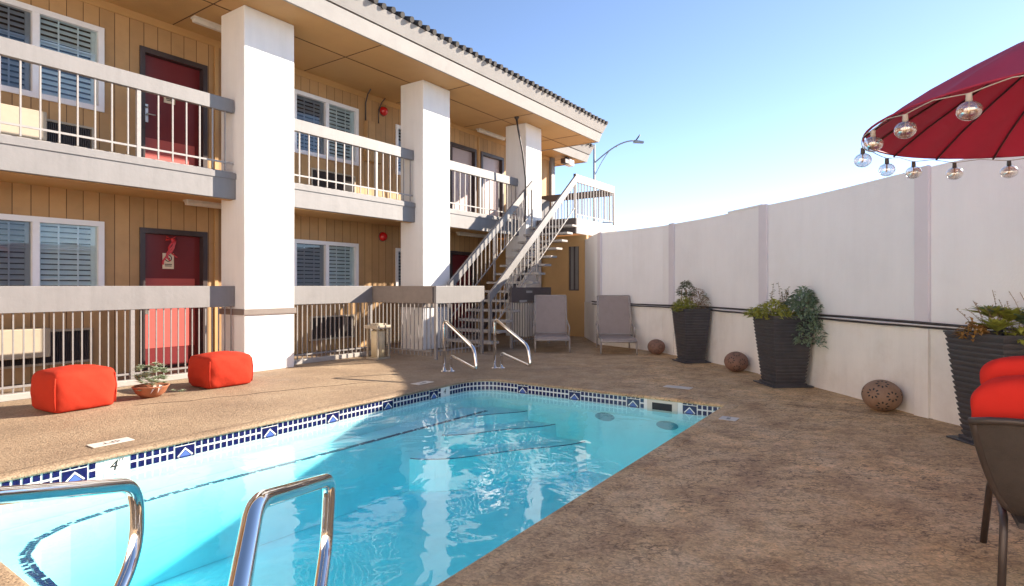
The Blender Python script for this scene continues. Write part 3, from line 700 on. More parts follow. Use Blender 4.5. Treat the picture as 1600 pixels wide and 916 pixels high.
# balcony floor, fascia board
MB().box(-5, 15.35, 8.50, YW - 0.003, 2.66, 2.995).build('balcony_slab', 'soffit', B)
MB().box(-5, 15.35, 8.50, YW - 0.004, 2.997, 3.02).build('balcony_floor', 'tread', B)
for a, b in ((-5, 4.887), (5.743, 8.717), (9.553, 12.517)):
    fb = MB().box(a, b, 8.42, 8.497, 2.60, 3.0).build('fascia_board', 'trim', B, bevel=0.006)
    MB().box(a, b, 8.405, 8.419, 2.90, 2.985).build('drip_strip', 'trim', fb)
    MB().box(a, b, 8.515, 8.60, 2.595, 2.655).build('soffit_strip', 'soffit', fb)
MB().box(13.275, 15.35, 8.46, 8.497, 2.60, 3.0).build('fascia_board', 'trim', B)
# balcony railings
def railing(parent, a, b, y, zf, ztop, bh=0.20, step=0.186, posts=(), mtl='iron_light', dark_end=False):
    rl = MB().box(a, b, y - 0.03, y + 0.045, ztop - bh, ztop).build('balcony_railing', 'trim', parent, bevel=0.005)
    MB().box(a, b, y - 0.009, y + 0.011, zf + 0.13, zf + 0.155).build('bottom_rail', mtl, rl)
    x = a + 0.08
    while x < b - 0.03:
        if all(abs(x - p) > 0.06 for p in posts):
            MB().box(x - 0.0085, x + 0.0085, y - 0.0095, y + 0.0115, zf + 0.02, ztop - bh + 0.01).build('baluster', mtl, rl)
        x += step
    for p in posts:
        MB().box(p - 0.024, p + 0.024, y - 0.012, y + 0.036, zf + 0.0, ztop - bh + 0.01).build('post', mtl, rl)
    return rl
railing(B, 0.2, 4.87, 8.47, 3.0, 4.10, posts=(3.57, 1.0))
railing(B, 5.76, 8.70, 8.47, 3.0, 4.07, posts=(7.72,))
railing(B, 9.57, 12.50, 8.47, 3.0, 4.07, posts=(10.95,))
# eaves: soffit, two flared fascia boards, roof tiles
ZS = 5.48
def frustum(mb_, r0, r1, z0, z1):
    vs = [(r0[0], r0[2], z0), (r0[1], r0[2], z0), (r0[1], r0[3], z0), (r0[0], r0[3], z0), (r1[0], r1[2], z1), (r1[1], r1[2], z1), (r1[1], r1[3], z1), (r1[0], r1[3], z1)]
    return mb_.hexa(vs)
for (xa, xb, ya, main) in ((-5, 15.38, 7.56, True), (15.39, 17.65, 9.12, False)):
    yb = 13.3
    MB().box(xa, xb, ya, yb, ZS, ZS + 0.02).build('soffit', 'soffit', B)
    q = MB(); 
    x = 4.62 - 2.44 * 3
    while x < xb:
        if x > xa: q.box(x - 0.007, x + 0.007, ya + 0.02, (YW - 0.03 if main else yb), ZS - 0.006, ZS - 0.001)
        x += 2.44
    q.box(xa, xb, ya + 1.0 - 0.007, ya + 1.0 + 0.007, ZS - 0.008, ZS - 0.003)
    q.build('soffit_seam', 'seam', B)
    fa = frustum(MB(), (xa, xb, ya - 0.01, yb), (xa, xb + 0.06, ya - 0.07, yb), ZS - 0.025, 5.70)
    # hollow look is not needed: the soffit closes it, so cut the underside up to the soffit
    fo = MB()
    t_ = 0.03
    fo.hexa([(xa, ya - 0.01, ZS - 0.018), (xb, ya - 0.01, ZS - 0.018), (xb, ya + t_, ZS - 0.018), (xa, ya + t_, ZS - 0.018), (xa, ya - 0.075, 5.70), (xb + 0.065, ya - 0.075, 5.70), (xb + 0.065, ya, 5.70), (xa, ya, 5.70)])
    fo.hexa([(xb - t_, ya + t_, ZS - 0.018), (xb, ya + t_, ZS - 0.018), (xb, yb, ZS - 0.018), (xb - t_, yb, ZS - 0.018), (xb - 0.01, ya, 5.70), (xb + 0.065, ya, 5.70), (xb + 0.065, yb, 5.70), (xb - 0.01, yb, 5.70)])
    fo.build('lower_fascia', 'fascia', B)
    MB().box(xa, xb + 0.045, ya - 0.055, yb, 5.702, 5.722).build('fascia_gap', 'dark_trim', B)
    up = frustum(MB(), (xa, xb + 0.08, ya - 0.09, yb), (xa, xb + 0.17, ya - 0.19, yb), 5.724, 5.97)
    up.build('upper_fascia', 'fascia', B)
    rf = MB(); y_e = ya - 0.22; sl_ = 0.32
    rf.hexa([(xa, y_e + .06, 5.972), (xb + 0.18, y_e + .06, 5.972), (xb + 0.18, yb, 5.972), (xa, yb, 5.972), (xa, y_e + .06, 5.985), (xb + 0.18, y_e + .06, 5.985), (xb - 3, yb, 5.985 + sl_ * (yb - y_e)), (xa, yb, 5.985 + sl_ * (yb - y_e))])
    ro_ = rf.build('roof', 'rooftile', B)
    tb = MB(); x = xa + 0.1; rt = random.Random(5)
    while x < xb + 0.15:
        L = min(2.2, max(0.25, (xb + 0.1 - x) * 0.9)); dy = rt.uniform(-0.02, 0.02); dz = rt.uniform(-0.012, 0.012)
        tb.tube([(x, y_e - 0.02 + dy, 6.000 + dz), (x, y_e + L, 6.000 + dz + sl_ * L)], 0.052, 10)
        x += 0.21
    if True:
        y = y_e + 0.1
        while y < yb - 1:
            tb.tube([(xb + 0.2, y, 6.0), (xb - 0.25, y, 6.03)], 0.062, 8); y += 0.235
    tb.build('barrel_tile', 'rooftile', ro_)
# storage wall beneath the landing, with tall window
sw = MB(); sx_ = 13.35
for y0_, y1_, z0_, z1_ in ((6.90, 7.12, 0, 2.6), (7.12, 7.42, 0, 1.18), (7.12, 7.42, 2.32, 2.6), (7.42, YW - 0.01, 0, 2.6)):
    sw.box(sx_, sx_ + 0.1, y0_, y1_, z0_, z1_)
sw = sw.build('storage_wall', 'soffit', B)
wd = MB().box(sx_ + 0.02, sx_ + 0.08, 7.12, 7.15, 1.18, 2.32).box(sx_ + 0.02, sx_ + 0.08, 7.39, 7.42, 1.18, 2.32).box(sx_ + 0.02, sx_ + 0.08, 7.15, 7.39, 1.18, 1.21).box(sx_ + 0.02, sx_ + 0.08, 7.255, 7.285, 1.21, 2.32).build('window', 'dark_trim', B)
MB().box(sx_ + 0.05, sx_ + 0.055, 7.15, 7.255, 1.21, 2.32).box(sx_ + 0.05, sx_ + 0.055, 7.285, 7.39, 1.21, 2.32).build('pane', 'trim', wd)

# unseen wing added behind the camera to bounce warm light into the court
Wg = thing('bounce_wing', 'unseen cream stucco wing added behind the camera to bounce sunlight into the court', 'building', (-5.6, 0, 0))
MB().box(-9, -5.6, -10.5, 9.0, 0, 6.0).build('wall', mat('cream_stucco', (0.86, 0.80, 0.74), 0.8, var=0.04, nscale=1.5, bump=0.2), Wg)
MB().box(-9.3, -5.25, -10.8, 9.05, 6.003, 6.3).build('roof_edge', 'fascia', Wg)
for yy_ in (-7.5, -4.0, -0.5, 3.0, 6.5):
    for z_ in (1.0, 3.9):
        wd = MB().box(-5.597, -5.56, yy_ - 0.75, yy_ + 0.75, z_, z_ + 1.2).build('window', 'vinyl', Wg)
        MB().box(-5.559, -5.553, yy_ - 0.67, yy_ + 0.67, z_ + 0.08, z_ + 1.12).build('pane', 'dark', wd)

# fixtures on the building
def ceiling_light(x, y, z, label):
    t = thing('ceiling_light', label, 'light fixture', (x, y, z), 'walkway strip lights')
    MB().box(x - 0.6, x + 0.6, y - 0.065, y + 0.065, z - 0.025, z - 0.001).build('base', 'light_body', t)
    o = MB().hexa([(x - 0.59, y - 0.035, z - 0.085), (x + 0.59, y - 0.035, z - 0.085), (x + 0.59, y + 0.035, z - 0.085), (x - 0.59, y + 0.035, z - 0.085),
                   (x - 0.59, y - 0.055, z - 0.026), (x + 0.59, y - 0.055, z - 0.026), (x + 0.59, y + 0.055, z - 0.026), (x - 0.59, y + 0.055, z - 0.026)]).build('diffuser', 'light_body', t, bevel=0.01)
ceiling_light(5.25, 9.22, ZS, 'white strip light under the top eaves left of the nearest pillar')
ceiling_light(12.85, 9.55, ZS, 'white strip light under the top eaves above the far pair of doors')
ceiling_light(5.25, 9.45, 2.66, 'beige strip light under the balcony above the ground floor maroon door')
ceiling_light(11.9, 9.45, 2.66, 'strip light under the balcony behind the staircase')
def bell(x, z, label):
    t = thing('alarm_bell', label, 'alarm bell', (x, YW, z), 'red fire alarm bells')
    n_ = 20; b_ = MB(); g_ = MB()
    for prof, m_ in (([(0.0, 0.125), (0.03, 0.122), (0.07, 0.10), (0.095, 0.06), (0.10, 0.03), (0.10, 0.02)], b_), ([(0.10, 0.019), (0.11, 0.012), (0.11, 0.003)], g_)):
        for r_, dd in prof:
            for j in range(n_):
                an = 2 * math.pi * j / n_; m_.v.append(Vector((x + r_ * math.cos(an), YW - dd, z + r_ * math.sin(an))))
        for i in range(len(prof) - 1):
            for j in range(n_): m_.f.append((i * n_ + j, i * n_ + (j + 1) % n_, (i + 1) * n_ + (j + 1) % n_, (i + 1) * n_ + j)); m_.smooth.append(True)
    b_.build('gong', 'alarm', t); g_.build('back_plate', 'dark_trim', t)
bell(9.12, 5.20, 'round red fire alarm bell high on the upper balcony wall')
bell(9.10, 2.40, 'round red fire alarm bell on the ground floor wall')
def ac(x0, x1, z0, z1, label, cover=None):
    t = thing('air_conditioner', label, 'air conditioner', (x0, YW, z0), 'through-wall air conditioners')
    f = MB().box(x0, x1, YW - 0.06, YW - 0.003, z1 - 0.03, z1).box(x0, x1, YW - 0.06, YW - 0.003, z0, z0 + 0.03).box(x0, x0 + 0.03, YW - 0.06, YW - 0.003, z0 + 0.03, z1 - 0.03).box(x1 - 0.03, x1, YW - 0.06, YW - 0.003, z0 + 0.03, z1 - 0.03)
    f.build('sleeve', 'beige', t)
    g_ = MB().box(x0 + 0.03, x1 - 0.03, YW - 0.012, YW - 0.004, z0 + 0.03, z1 - 0.03)
    x = x0 + 0.05
    while x < x1 - 0.05:
        g_.box(x, x + 0.006, YW - 0.04, YW - 0.0125, z0 + 0.03, z1 - 0.03); x += 0.022
    g_.build('grille', 'dark_trim', t)
    if cover: MB().box(cover[0], cover[1], YW - 0.34, YW - 0.061, cover[2], cover[3]).build('cover', 'beige', t, bevel=0.012)
ac(2.02, 3.52, 3.12, 3.58, 'air conditioner with beige cover below the upper left window', (1.9, 2.88, 3.22, 3.60))
ac(2.02, 3.50, 0.22, 0.70, 'air conditioner with beige cover below the lower left window', (1.9, 2.92, 0.36, 0.74))
ac(7.20, 8.30, 3.12, 3.62, 'dark grille air conditioner on the upper wall right of the nearest pillar')
ac(7.18, 8.28, 0.22, 0.70, 'dark grille air conditioner behind the fence right of the nearest pillar')
# security camera under the far eave
t = thing('security_camera', 'white security camera under the far eave', 'camera', (15.9, 7.9, 5.3))
def camat(X, Y, Z):
    tt = t; tt.location = (X, Y, Z)
    MB().box(X - 0.05, X + 0.05, Y - 0.05, Y + 0.05, Z + 0.10, ZS - 0.001).build('bracket', 'dark_trim', tt)
    MB().box(X - 0.25, X - 0.0, Y - 0.09, Y + 0.09, Z - 0.07, Z + 0.10).build('lens_hood', 'dark_trim', tt, bevel=0.02)
    MB().box(X + 0.001, X + 0.32, Y - 0.11, Y + 0.11, Z - 0.09, Z + 0.12).build('housing', 'vinyl', tt, bevel=0.03)
camat(16.6, 9.3, 5.30)
# hanging black cable in front of the far pillar
t = thing('hanging_cable', 'black cable hanging from the eave in front of the far pillar', 'cable', (11.98, 8.12, ZS))
MB().tube([(11.98, 8.12, ZS - 0.07), (12.0, 8.10, 5.2), (12.14, 8.05, 4.6), (12.22, 8.02, 4.0), (12.23, 8.02, 3.3), (12.20, 8.03, 2.9)], 0.022, 8).build('wire', 'pipe', t)
MB().lathe([(0.0, -0.08), (0.03, -0.08), (0.035, -0.05), (0.06, -0.03), (0.06, 0.0)], (11.98, 8.12, ZS - 0.001), 14).build('mount', 'pipe', t)

# ------------------------------------------------------------------ staircase with landing
S = thing('staircase', 'outdoor staircase with white railings climbing to a balcony landing', 'staircase', (9.4, 7.5, 0))
for k in range(1, 15):
    z = 3.0 - 0.2 * k; x = 12.92 - 0.255 * k
    tr = MB().box(x - 0.14, x + 0.14, 6.86, 8.12, z - 0.05, z).build('tread', 'tread', S, bevel=0.004)
def strg(y):
    x1_, z1_ = 13.0, 2.86; x0_, z0_ = 9.30, -0.03
    return MB().bar((x0_, y, 0.10), (x1_, y, 2.88), 0.05, 0.11)
strg(7.45).build('stringer', 'dark_trim', S); strg(7.95).build('stringer', 'dark_trim', S)
for y, (xa, za, xb, zb), lab in ((7.04, (9.38, 1.14, 13.03, 4.10), 0), (8.06, (9.32, 1.36, 12.60, 4.00), 1)):
    sl_ = (zb - za) / (xb - xa)
    h = MB().bar((xa, y, za - 0.10), (xb, y, zb - 0.10), 0.05, 0.20).build('handrail', 'trim', S)
    MB().bar((xa, y, za - 0.80), (xb, y, zb - 0.80), 0.02, 0.03).build('lower_rail', 'iron_light', h)
    x = xa + 0.10
    while x < xb - 0.05:
        zt = za + sl_ * (x - xa)
        MB().box(x - 0.009, x + 0.009, y - 0.009, y + 0.009, zt - 0.80, zt - 0.19).build('baluster', 'iron_light', h); x += 0.15
    for x in (xa + 0.03, (xa + xb) / 2, xb - 0.02):
        zt = za + sl_ * (x - xa)
        MB().box(x - 0.02, x + 0.02, y - 0.02, y + 0.02, max(0.0, zt - 1.25), zt - 0.15).build('post', 'iron_light' if x > xa + 1 else 'iron', h)
ld = MB().box(13.03, 15.38, 7.05, 8.455, 2.70, 2.99).build('landing', 'soffit', S)
MB().box(13.02, 15.40, 7.05, 8.455, 2.992, 3.02).build('landing_floor', 'tread', S)
MB().box(13.03, 15.42, 7.00, 7.048, 2.62, 3.01).build('landing_fascia', 'fascia', S, bevel=0.005)
MB().box(12.97, 13.028, 7.00, 8.16, 2.62, 3.0).build('header_beam', 'dark_trim', S)  # side face of the beige landing, its shade painted in as dark brown
lr = MB().box(13.08, 15.32, 7.03, 7.08, 3.92, 4.12).build('landing_railing', 'fascia', S, bevel=0.005)
MB().box(13.0, 13.079, 7.02, 7.09, 3.92, 4.125).build('shade_end', 'dark_trim', lr)  # rail end coloured dark for the shade on its side face
MB().box(13.10, 15.3, 7.045, 7.065, 3.10, 3.13).build('bottom_rail', 'iron_light', lr)
for x in [13.03, 15.30]: MB().box(x - 0.02, x + 0.02, 7.035, 7.075, 3.0, 3.92).build('post', 'iron', lr)
x = 13.2
while x < 15.25: MB().box(x - 0.009, x + 0.009, 7.045, 7.065, 3.11, 3.93).build('baluster', 'iron_light', lr); x += 0.17
lr = MB().box(15.30, 15.35, 7.12, YW - 0.1, 3.86, 4.06).build('landing_railing', 'dark_trim', S, bevel=0.005)
MB().box(15.315, 15.335, 7.1, YW - 0.1, 3.10, 3.13).build('bottom_rail', 'iron', lr)
y = 7.2
while y < YW - 0.15: MB().box(15.316, 15.334, y - 0.009, y + 0.009, 3.11, 3.87).build('baluster', 'iron', lr); y += 0.17
MB().box(14.2, 15.1, 9.05, 9.75, 3.02, 3.85).build('storage_box', 'dark_trim', S)

# ------------------------------------------------------------------ patio fences
def fence_run(t, a, b, zt=1.30, bh=0.31, step=0.0955, kerb=True, pz0=0.085, posts=(), board='trim', m_='iron'):
    a = Vector(a); b = Vector(b); L = (b - a).length; d = (b - a) / L
    MB().obox(a, b, 0.06, zt - bh, zt).build('top_board', board, t, bevel=0.005)
    MB().obox(a + d * .03, b - d * .03, 0.024, pz0 + 0.05, pz0 + 0.075).build('bottom_rail', m_, t)
    if kerb: MB().obox(a, b, 0.12, 0.0, 0.075).build('kerb', 'tread', t, bevel=0.008)
    s = 0.05
    while s < L - 0.03:
        p = a + d * s
        if all(abs(s - q) > 0.045 for q in posts):
            MB().box(p.x - 0.0072, p.x + 0.0072, p.y - 0.0072, p.y + 0.0072, pz0 - 0.012 if kerb else 0.06, zt - bh + 0.005).build('baluster', m_, t)
        s += step
    for q in posts:
        p = a + d * q
        MB().box(p.x - 0.024, p.x + 0.024, p.y - 0.024, p.y + 0.024, 0.0 if not kerb else 0.07, zt - bh + 0.008).build('post', m_, t)
f1 = thing('patio_fence', 'grey picket fence with wide top board left of the nearest pillar', 'fence', (2.5, 8.46, 0), 'grey patio fences with wide top boards')
fence_run(f1, (0.3, 8.47), (4.885, 8.47), posts=(1.0, 3.19))
f2 = thing('patio_fence', 'grey fence stepping out from the nearest pillar towards the stair foot', 'fence', (7.6, 7.7, 0), 'grey patio fences with wide top boards')
fence_run(f2, (5.745, 8.47), (7.60, 8.47), posts=(1.83,))
fence_run(f2, (7.62, 8.435), (7.70, 6.99), kerb=False, board='band', posts=())
fence_run(f2, (7.69, 6.955), (9.02, 6.90), kerb=False, posts=(0.03, 1.29))
f3 = thing('patio_fence', 'dark topped fence section behind the stair foot beside the first lounger', 'fence', (10.6, 6.9, 0), 'grey patio fences with wide top boards')
fence_run(f3, (9.95, 6.90), (11.5, 6.88), zt=1.27, kerb=False, board='dark_trim', posts=(0.03, 1.5))

# ------------------------------------------------------------------ perimeter wall
base = [(14.2, 7.45), (13.35, 6.95), (12.10, 6.05), (11.78, 5.72), (11.47, 4.85), (11.05, 4.05), (10.26, 3.02), (9.80, 2.50), (9.16, 1.84), (8.50, 1.14), (8.02, 0.70), (7.50, 0.26), (7.16, -0.03), (6.82, -0.38), (6.0, -1.36), (4.4, -3.25), (2.6, -5.4), (-0.5, -9.0)]
WH = 2.475; ZL = 0.90
W = thing('perimeter_wall', 'tall pale stucco wall with cream base enclosing the pool deck on the right', 'wall', (9.0, 1.5, 0))
def loft_wall(name, m_, off0, off1, z0, z1, pts, parent=W):
    """off: distances in front (+) of the base line towards the pool"""
    n_ = len(pts); vs = []; P_ = [Vector(p) for p in pts]
    for i in range(n_):
        d = (P_[min(i + 1, n_ - 1)] - P_[max(i - 1, 0)]).normalized(); nn = Vector((d.y, -d.x))
        if (Vector((4, 5)) - P_[i]).dot(nn) < 0: nn = -nn
        for o_, z_ in ((off0, z0), (off1, z0), (off1, z1), (off0, z1)):
            q = P_[i] + nn * o_; vs.append((q.x, q.y, z_))
    fs = [(0, 1, 2, 3), tuple((n_ - 1) * 4 + k for k in (3, 2, 1, 0))]
    for i in range(n_ - 1):
        for k in range(4): fs.append((i * 4 + k, i * 4 + (k + 1) % 4, (i + 1) * 4 + (k + 1) % 4, (i + 1) * 4 + k))
    return MB().add(vs, fs).build(name, m_, parent)
loft_wall('upper_wall', 'wall_up', -0.16, 0.0, ZL, WH - 0.0, base)
loft_wall('lower_wall', 'wall_low', -0.16, 0.012, 0.0, ZL - 0.003, base)
def on_path(s_from_x):
    pass
def strip(p, wd_, label=None):
    # a vertical strip at path point p (fraction along base polyline by x)
    for i in range(len(base) - 1):
        a, b = Vector(base[i]), Vector(base[i + 1])
        if b.x <= p <= a.x:
            d = (b - a).normalized(); c = a + (b - a) * ((a.x - p) / (a.x - b.x)); nn = Vector((d.y, -d.x))
            if (Vector((4, 5)) - c).dot(nn) < 0: nn = -nn
            u_ = c - d * wd_ / 2 + nn * 0.02; v_ = c + d * wd_ / 2 + nn * 0.02
            MB().obox(u_, v_, 0.044, 0.0, ZL - 0.02).build('pilaster', 'wall_low', W, bevel=0.004)
            MB().obox(u_, v_, 0.034, ZL + 0.0, WH + 0.012).build('pilaster', 'wall_strip', W, bevel=0.004)
for p, wd_ in ((11.83, 0.20), (10.85, 0.16), (9.14, 0.18), (7.12, 0.16), (5.2, 0.16)): strip(p, wd_)
loft_wall('wall_cap', 'wall_up', -0.17, 0.012, WH + 0.001, WH + 0.03, [(9.80, 2.50), (9.16, 1.84)])
def offset_path(pts, off, z, wob=0.0, seed=1):
    out = []; P_ = [Vector(p) for p in pts]; rr = random.Random(seed)
    for i in range(len(P_)):
        d = (P_[min(i + 1, len(P_) - 1)] - P_[max(i - 1, 0)]).normalized(); nn = Vector((d.y, -d.x))
        if (Vector((4, 5)) - P_[i]).dot(nn) < 0: nn = -nn
        q = P_[i] + nn * off; out.append((q.x, q.y, z + rr.uniform(-wob, wob)))
    return out
pp = thing('wall_pipes', 'pair of thin black pipes running along the pale perimeter wall', 'pipes', (9.0, 1.5, 0.9))
MB().tube(offset_path(base[2:], 0.062, 0.935, 0.010, 2), 0.014, 8).build('pipe', 'pipe', pp)
MB().tube(offset_path(base[2:], 0.058, 0.892, 0.006, 3), 0.011, 8).build('pipe', 'pipe', pp)
MB().tube(offset_path(base[9:], 0.066, 0.912, 0.004, 3), 0.008, 8).build('pipe', 'white_pipe', pp)

# ------------------------------------------------------------------ pool handrails
def handrail(pts, r, label, rads=0.11, grp='steel pool handrails'):
    t = thing('pool_handrail', label, 'handrail', (pts[0][0], pts[0][1], 0), grp)
    MB().tube(bez(pts, rads, 10), r, 16).build('rail_tube', 'chrome', t)
    for p in (pts[0], pts[-1]):
        if p[2] < 0.01: MB().lathe([(0.0, 0.012), (0.04, 0.012), (0.05, 0.009), (0.055, 0.0)], (p[0], p[1], 0.0), 20).build('base_flange', 'chrome', t)
for (dx, dy, lab) in ((0, 0, 'far steel pool handrail, the one nearer the stair fence'), (0.72, -0.43, 'far steel pool handrail, the one nearer the grey loungers')):
    handrail([(6.77 + dx, 5.93 + dy, 0), (6.77 + dx, 5.93 + dy, 0.78), (6.46 + dx, 5.10 + dy, 0.42), (6.42 + dx, 5.02 + dy, 0.13), (6.83 + dx - 0.02, 5.83 + dy, 0.24), (6.83 + dx, 5.84 + dy, 0)], 0.024, lab, 0.09)
handrail([(0.60, 1.02, 0), (0.60, 1.06, 0.62), (0.84, 1.36, 0.76), (1.42, 1.81, 0.575), (1.42, 1.83, 0.33), (1.18, 1.60, 0.10), (0.72, 1.16, 0.20), (0.68, 1.13, 0)], 0.024, 'large chrome handrail loop in the foreground over the pool', 0.07)
handrail([(0.16, 1.54, 0), (0.16, 1.58, 0.66), (0.40, 1.88, 0.79), (0.985, 2.35, 0.575), (0.99, 2.36, 0.33), (0.74, 2.12, 0.10), (0.28, 1.68, 0.20), (0.24, 1.65, 0)], 0.024, 'chrome handrail loop cut by the left edge of the picture', 0.11)

# ------------------------------------------------------------------ cube poufs
def pouf(c, a, sx, sy, h, label, seed):
    t = thing('pouf', label, 'pouf', (c[0], c[1], 0), 'orange-red cube poufs')
    bm = bmesh.new(); bmesh.ops.create_cube(bm, size=1.0); bmesh.ops.subdivide_edges(bm, edges=bm.edges, cuts=11, use_grid_fill=True)
    rr = random.Random(seed); ph = [rr.uniform(0, 6) for _ in range(6)]
    rm = Matrix.Rotation(a, 3, 'Z')
    for v in bm.verts:
        x, y, z = v.co * 2
        bul = lambda p, q: (1 - p * p) * (1 - q * q)
        ox = x * (1 + 0.10 * bul(y, z) * (abs(x) > 0.99)); oy = y * (1 + 0.10 * bul(x, z) * (abs(y) > 0.99)); oz = z + (0.20 * bul(x, y) if z > 0.99 else 0)
        k = (x * x * y * y) ** 2; cr = 1 - 0.05 * k
        wz = 0.014 * math.sin(7 * x + ph[0]) * math.cos(6 * y + 5 * z + ph[1]) + 0.008 * math.sin(15 * x + 9 * z + ph[2])
        pinch = 1 - 0.06 * (z * z) * 0.8 
        v.co = Vector((ox * sx / 2 * cr * pinch, oy * sy / 2 * cr * pinch, max(-1.0, oz) * h / 2)) * (1 + wz)
        dn = (abs(x) ** 10 + abs(y) ** 10 + abs(z) ** 10) ** (1 / 10.0); v.co = v.co / dn ** 0.55
        cd = abs(abs(x) - abs(y)); v.co.z -= 0.012 * h * math.sin(11 * (x + y) + ph[3]) * (1 if z > 0.9 else 0) * max(0, 1 - 2 * cd)
        sg = 0.020 * math.exp(-((z + 0.55) / 0.22) ** 2) * math.sin(6 * x + 4 * y + ph[4]); v.co.x *= 1 + sg; v.co.y *= 1 + sg
        v.co = rm @ v.co
        v.co.z = max(0.003, v.co.z + h / 2)
    for f in bm.faces: f.smooth = True
    me = bpy.data.meshes.new('cover'); bm.to_mesh(me); bm.free(); me.materials.append(M['red'])
    o = bpy.data.objects.new('cover', me); C.objects.link(o); o.parent = t
    b = o.modifiers.new('s', 'SUBSURF'); b.levels = 1; b.render_levels = 1
    sm_ = MB()
    for ex in (-1, 1):
        for ey in (-1, 1):
            p = rm @ Vector((ex * sx / 2 * 0.895, ey * sy / 2 * 0.895, 0)); 
            sm_.tube([(c[0] + p.x, c[1] + p.y, 0.04), (c[0] + p.x * 1.02, c[1] + p.y * 1.02, h * 0.3), (c[0] + p.x * 1.025, c[1] + p.y * 1.025, h * 0.6), (c[0] + p.x * 0.99, c[1] + p.y * 0.99, h * 0.88)], 0.008, 8)
    sm_.build('seam', 'red', t)
pouf((2.50, 7.42), R(4), 0.62, 0.56, 0.41, 'orange-red cube pouf at the left, nearer the camera', 1)
pouf((4.16, 7.52), R(0), 0.63, 0.56, 0.40, 'orange-red cube pouf beside the base of the nearest white pillar', 2)

# ------------------------------------------------------------------ plants
def leaf(mb_, p, d, l_, w_, droop=0.2, fold=0.25):
    d = d.normalized(); side = d.cross(Vector((0, 0, 1)))
    side = side.normalized() if side.length > 1e-3 else Vector((1, 0, 0)); up = side.cross(d)
    a = p; m1 = p + d * l_ * 0.45 + up * l_ * 0.05; e = p + d * l_ - Vector((0, 0, droop * l_))
    k1 = m1 + side * w_ / 2 + up * w_ * fold; k2 = m1 - side * w_ / 2 + up * w_ * fold
    mb_.add([a, k1, e, k2, m1], [(0, 1, 4), (1, 2, 4), (2, 3, 4), (3, 0, 4)])
def rosette(mb_, c, r_, n_, rnd_, w_=0.35, up=0.5):
    for j in range(n_):
        a = j * 2.4; e = up + 1.0 * (j / n_); l_ = r_ * (1 - 0.55 * j / n_)
        leaf(mb_, Vector(c), Vector((math.cos(a) * math.cos(e), math.sin(a) * math.cos(e), math.sin(e))), l_, l_ * w_, 0.05, 0.15)
def bush(mb_, c, rad, h, n_, l_, w_, rnd_, lean=(0, 0)):
    for _ in range(n_):
        a = rnd_.uniform(0, 6.283); q = math.sqrt(rnd_.random()); z = rnd_.random()
        rr = rad * q * (0.5 + 0.8 * math.sin(math.pi * min(1, z * 0.8 + 0.2)))
        p = Vector((c[0] + rr * math.cos(a) + lean[0] * z, c[1] + rr * math.sin(a) + lean[1] * z, c[2] + h * z * (1 - 0.45 * q * q)))
        d = Vector((math.cos(a) + rnd_.uniform(-.7, .7), math.sin(a) + rnd_.uniform(-.7, .7), rnd_.uniform(-0.1, 1.2)))
        leaf(mb_, p, d, l_ * rnd_.uniform(0.6, 1.2), w_ * rnd_.uniform(0.7, 1.2), 0.25)
def sprig(mb_s, mb_l, p, h, lean, rnd_, nleaf=8, l_=0.03, w_=0.02):
    pts = [Vector(p) + Vector((lean[0] * t * t, lean[1] * t * t, h * t)) for t in [i / 5 for i in range(6)]]
    mb_s.tube(pts, 0.0017, 5)
    for i in range(nleaf):
        t = 0.4 + 0.6 * i / nleaf; q = Vector(p) + Vector((lean[0] * t * t, lean[1] * t * t, h * t))
        leaf(mb_l, q, Vector((rnd_.uniform(-1, 1), rnd_.uniform(-1, 1), rnd_.uniform(0, .8))), l_, w_)
# shallow terracotta bowl with sage succulent between the poufs
t = thing('potted_succulent', 'shallow terracotta bowl of sage green succulents between the red cubes', 'potted plant', (3.24, 7.38, 0))
MB().lathe([(0.0, 0.0), (0.09, 0.0), (0.15, 0.05), (0.185, 0.12), (0.195, 0.13), (0.185, 0.135), (0.17, 0.12), (0.0, 0.115)], (3.24, 7.38, 0.001), 28).build('bowl', 'terracotta', t)
r1_ = random.Random(11); s1 = MB()
for i in range(46):
    a = r1_.uniform(0, 6.28); q = 0.15 * math.sqrt(r1_.random()); hh = r1_.uniform(0.03, 0.24) * (1.3 - q * 3)
    rosette(s1, (3.24 + q * math.cos(a), 7.38 + q * math.sin(a), 0.12 + hh), r1_.uniform(0.06, 0.10), 15, r1_, 0.36, 0.15)
for (dx, dz) in ((0.20, 0.05), (0.27, 0.03), (-0.16, 0.1), (0.10, 0.06), (0.3, 0.04)):
    rosette(s1, (3.24 + dx, 7.33 - abs(dx) * 0.3, dz), 0.06, 12, r1_, 0.32, 0.1)
s1.build('succulent', 'sagegreen', t)
s1 = MB(); 
for i in range(2): leaf(s1, Vector((3.28 + 0.05 * i, 7.25, 0.13)), Vector((-.9 + .3 * i, -0.5, 0.05)), 0.15, 0.05, 0.45)
s1.build('dry_leaf', 'cream', t)

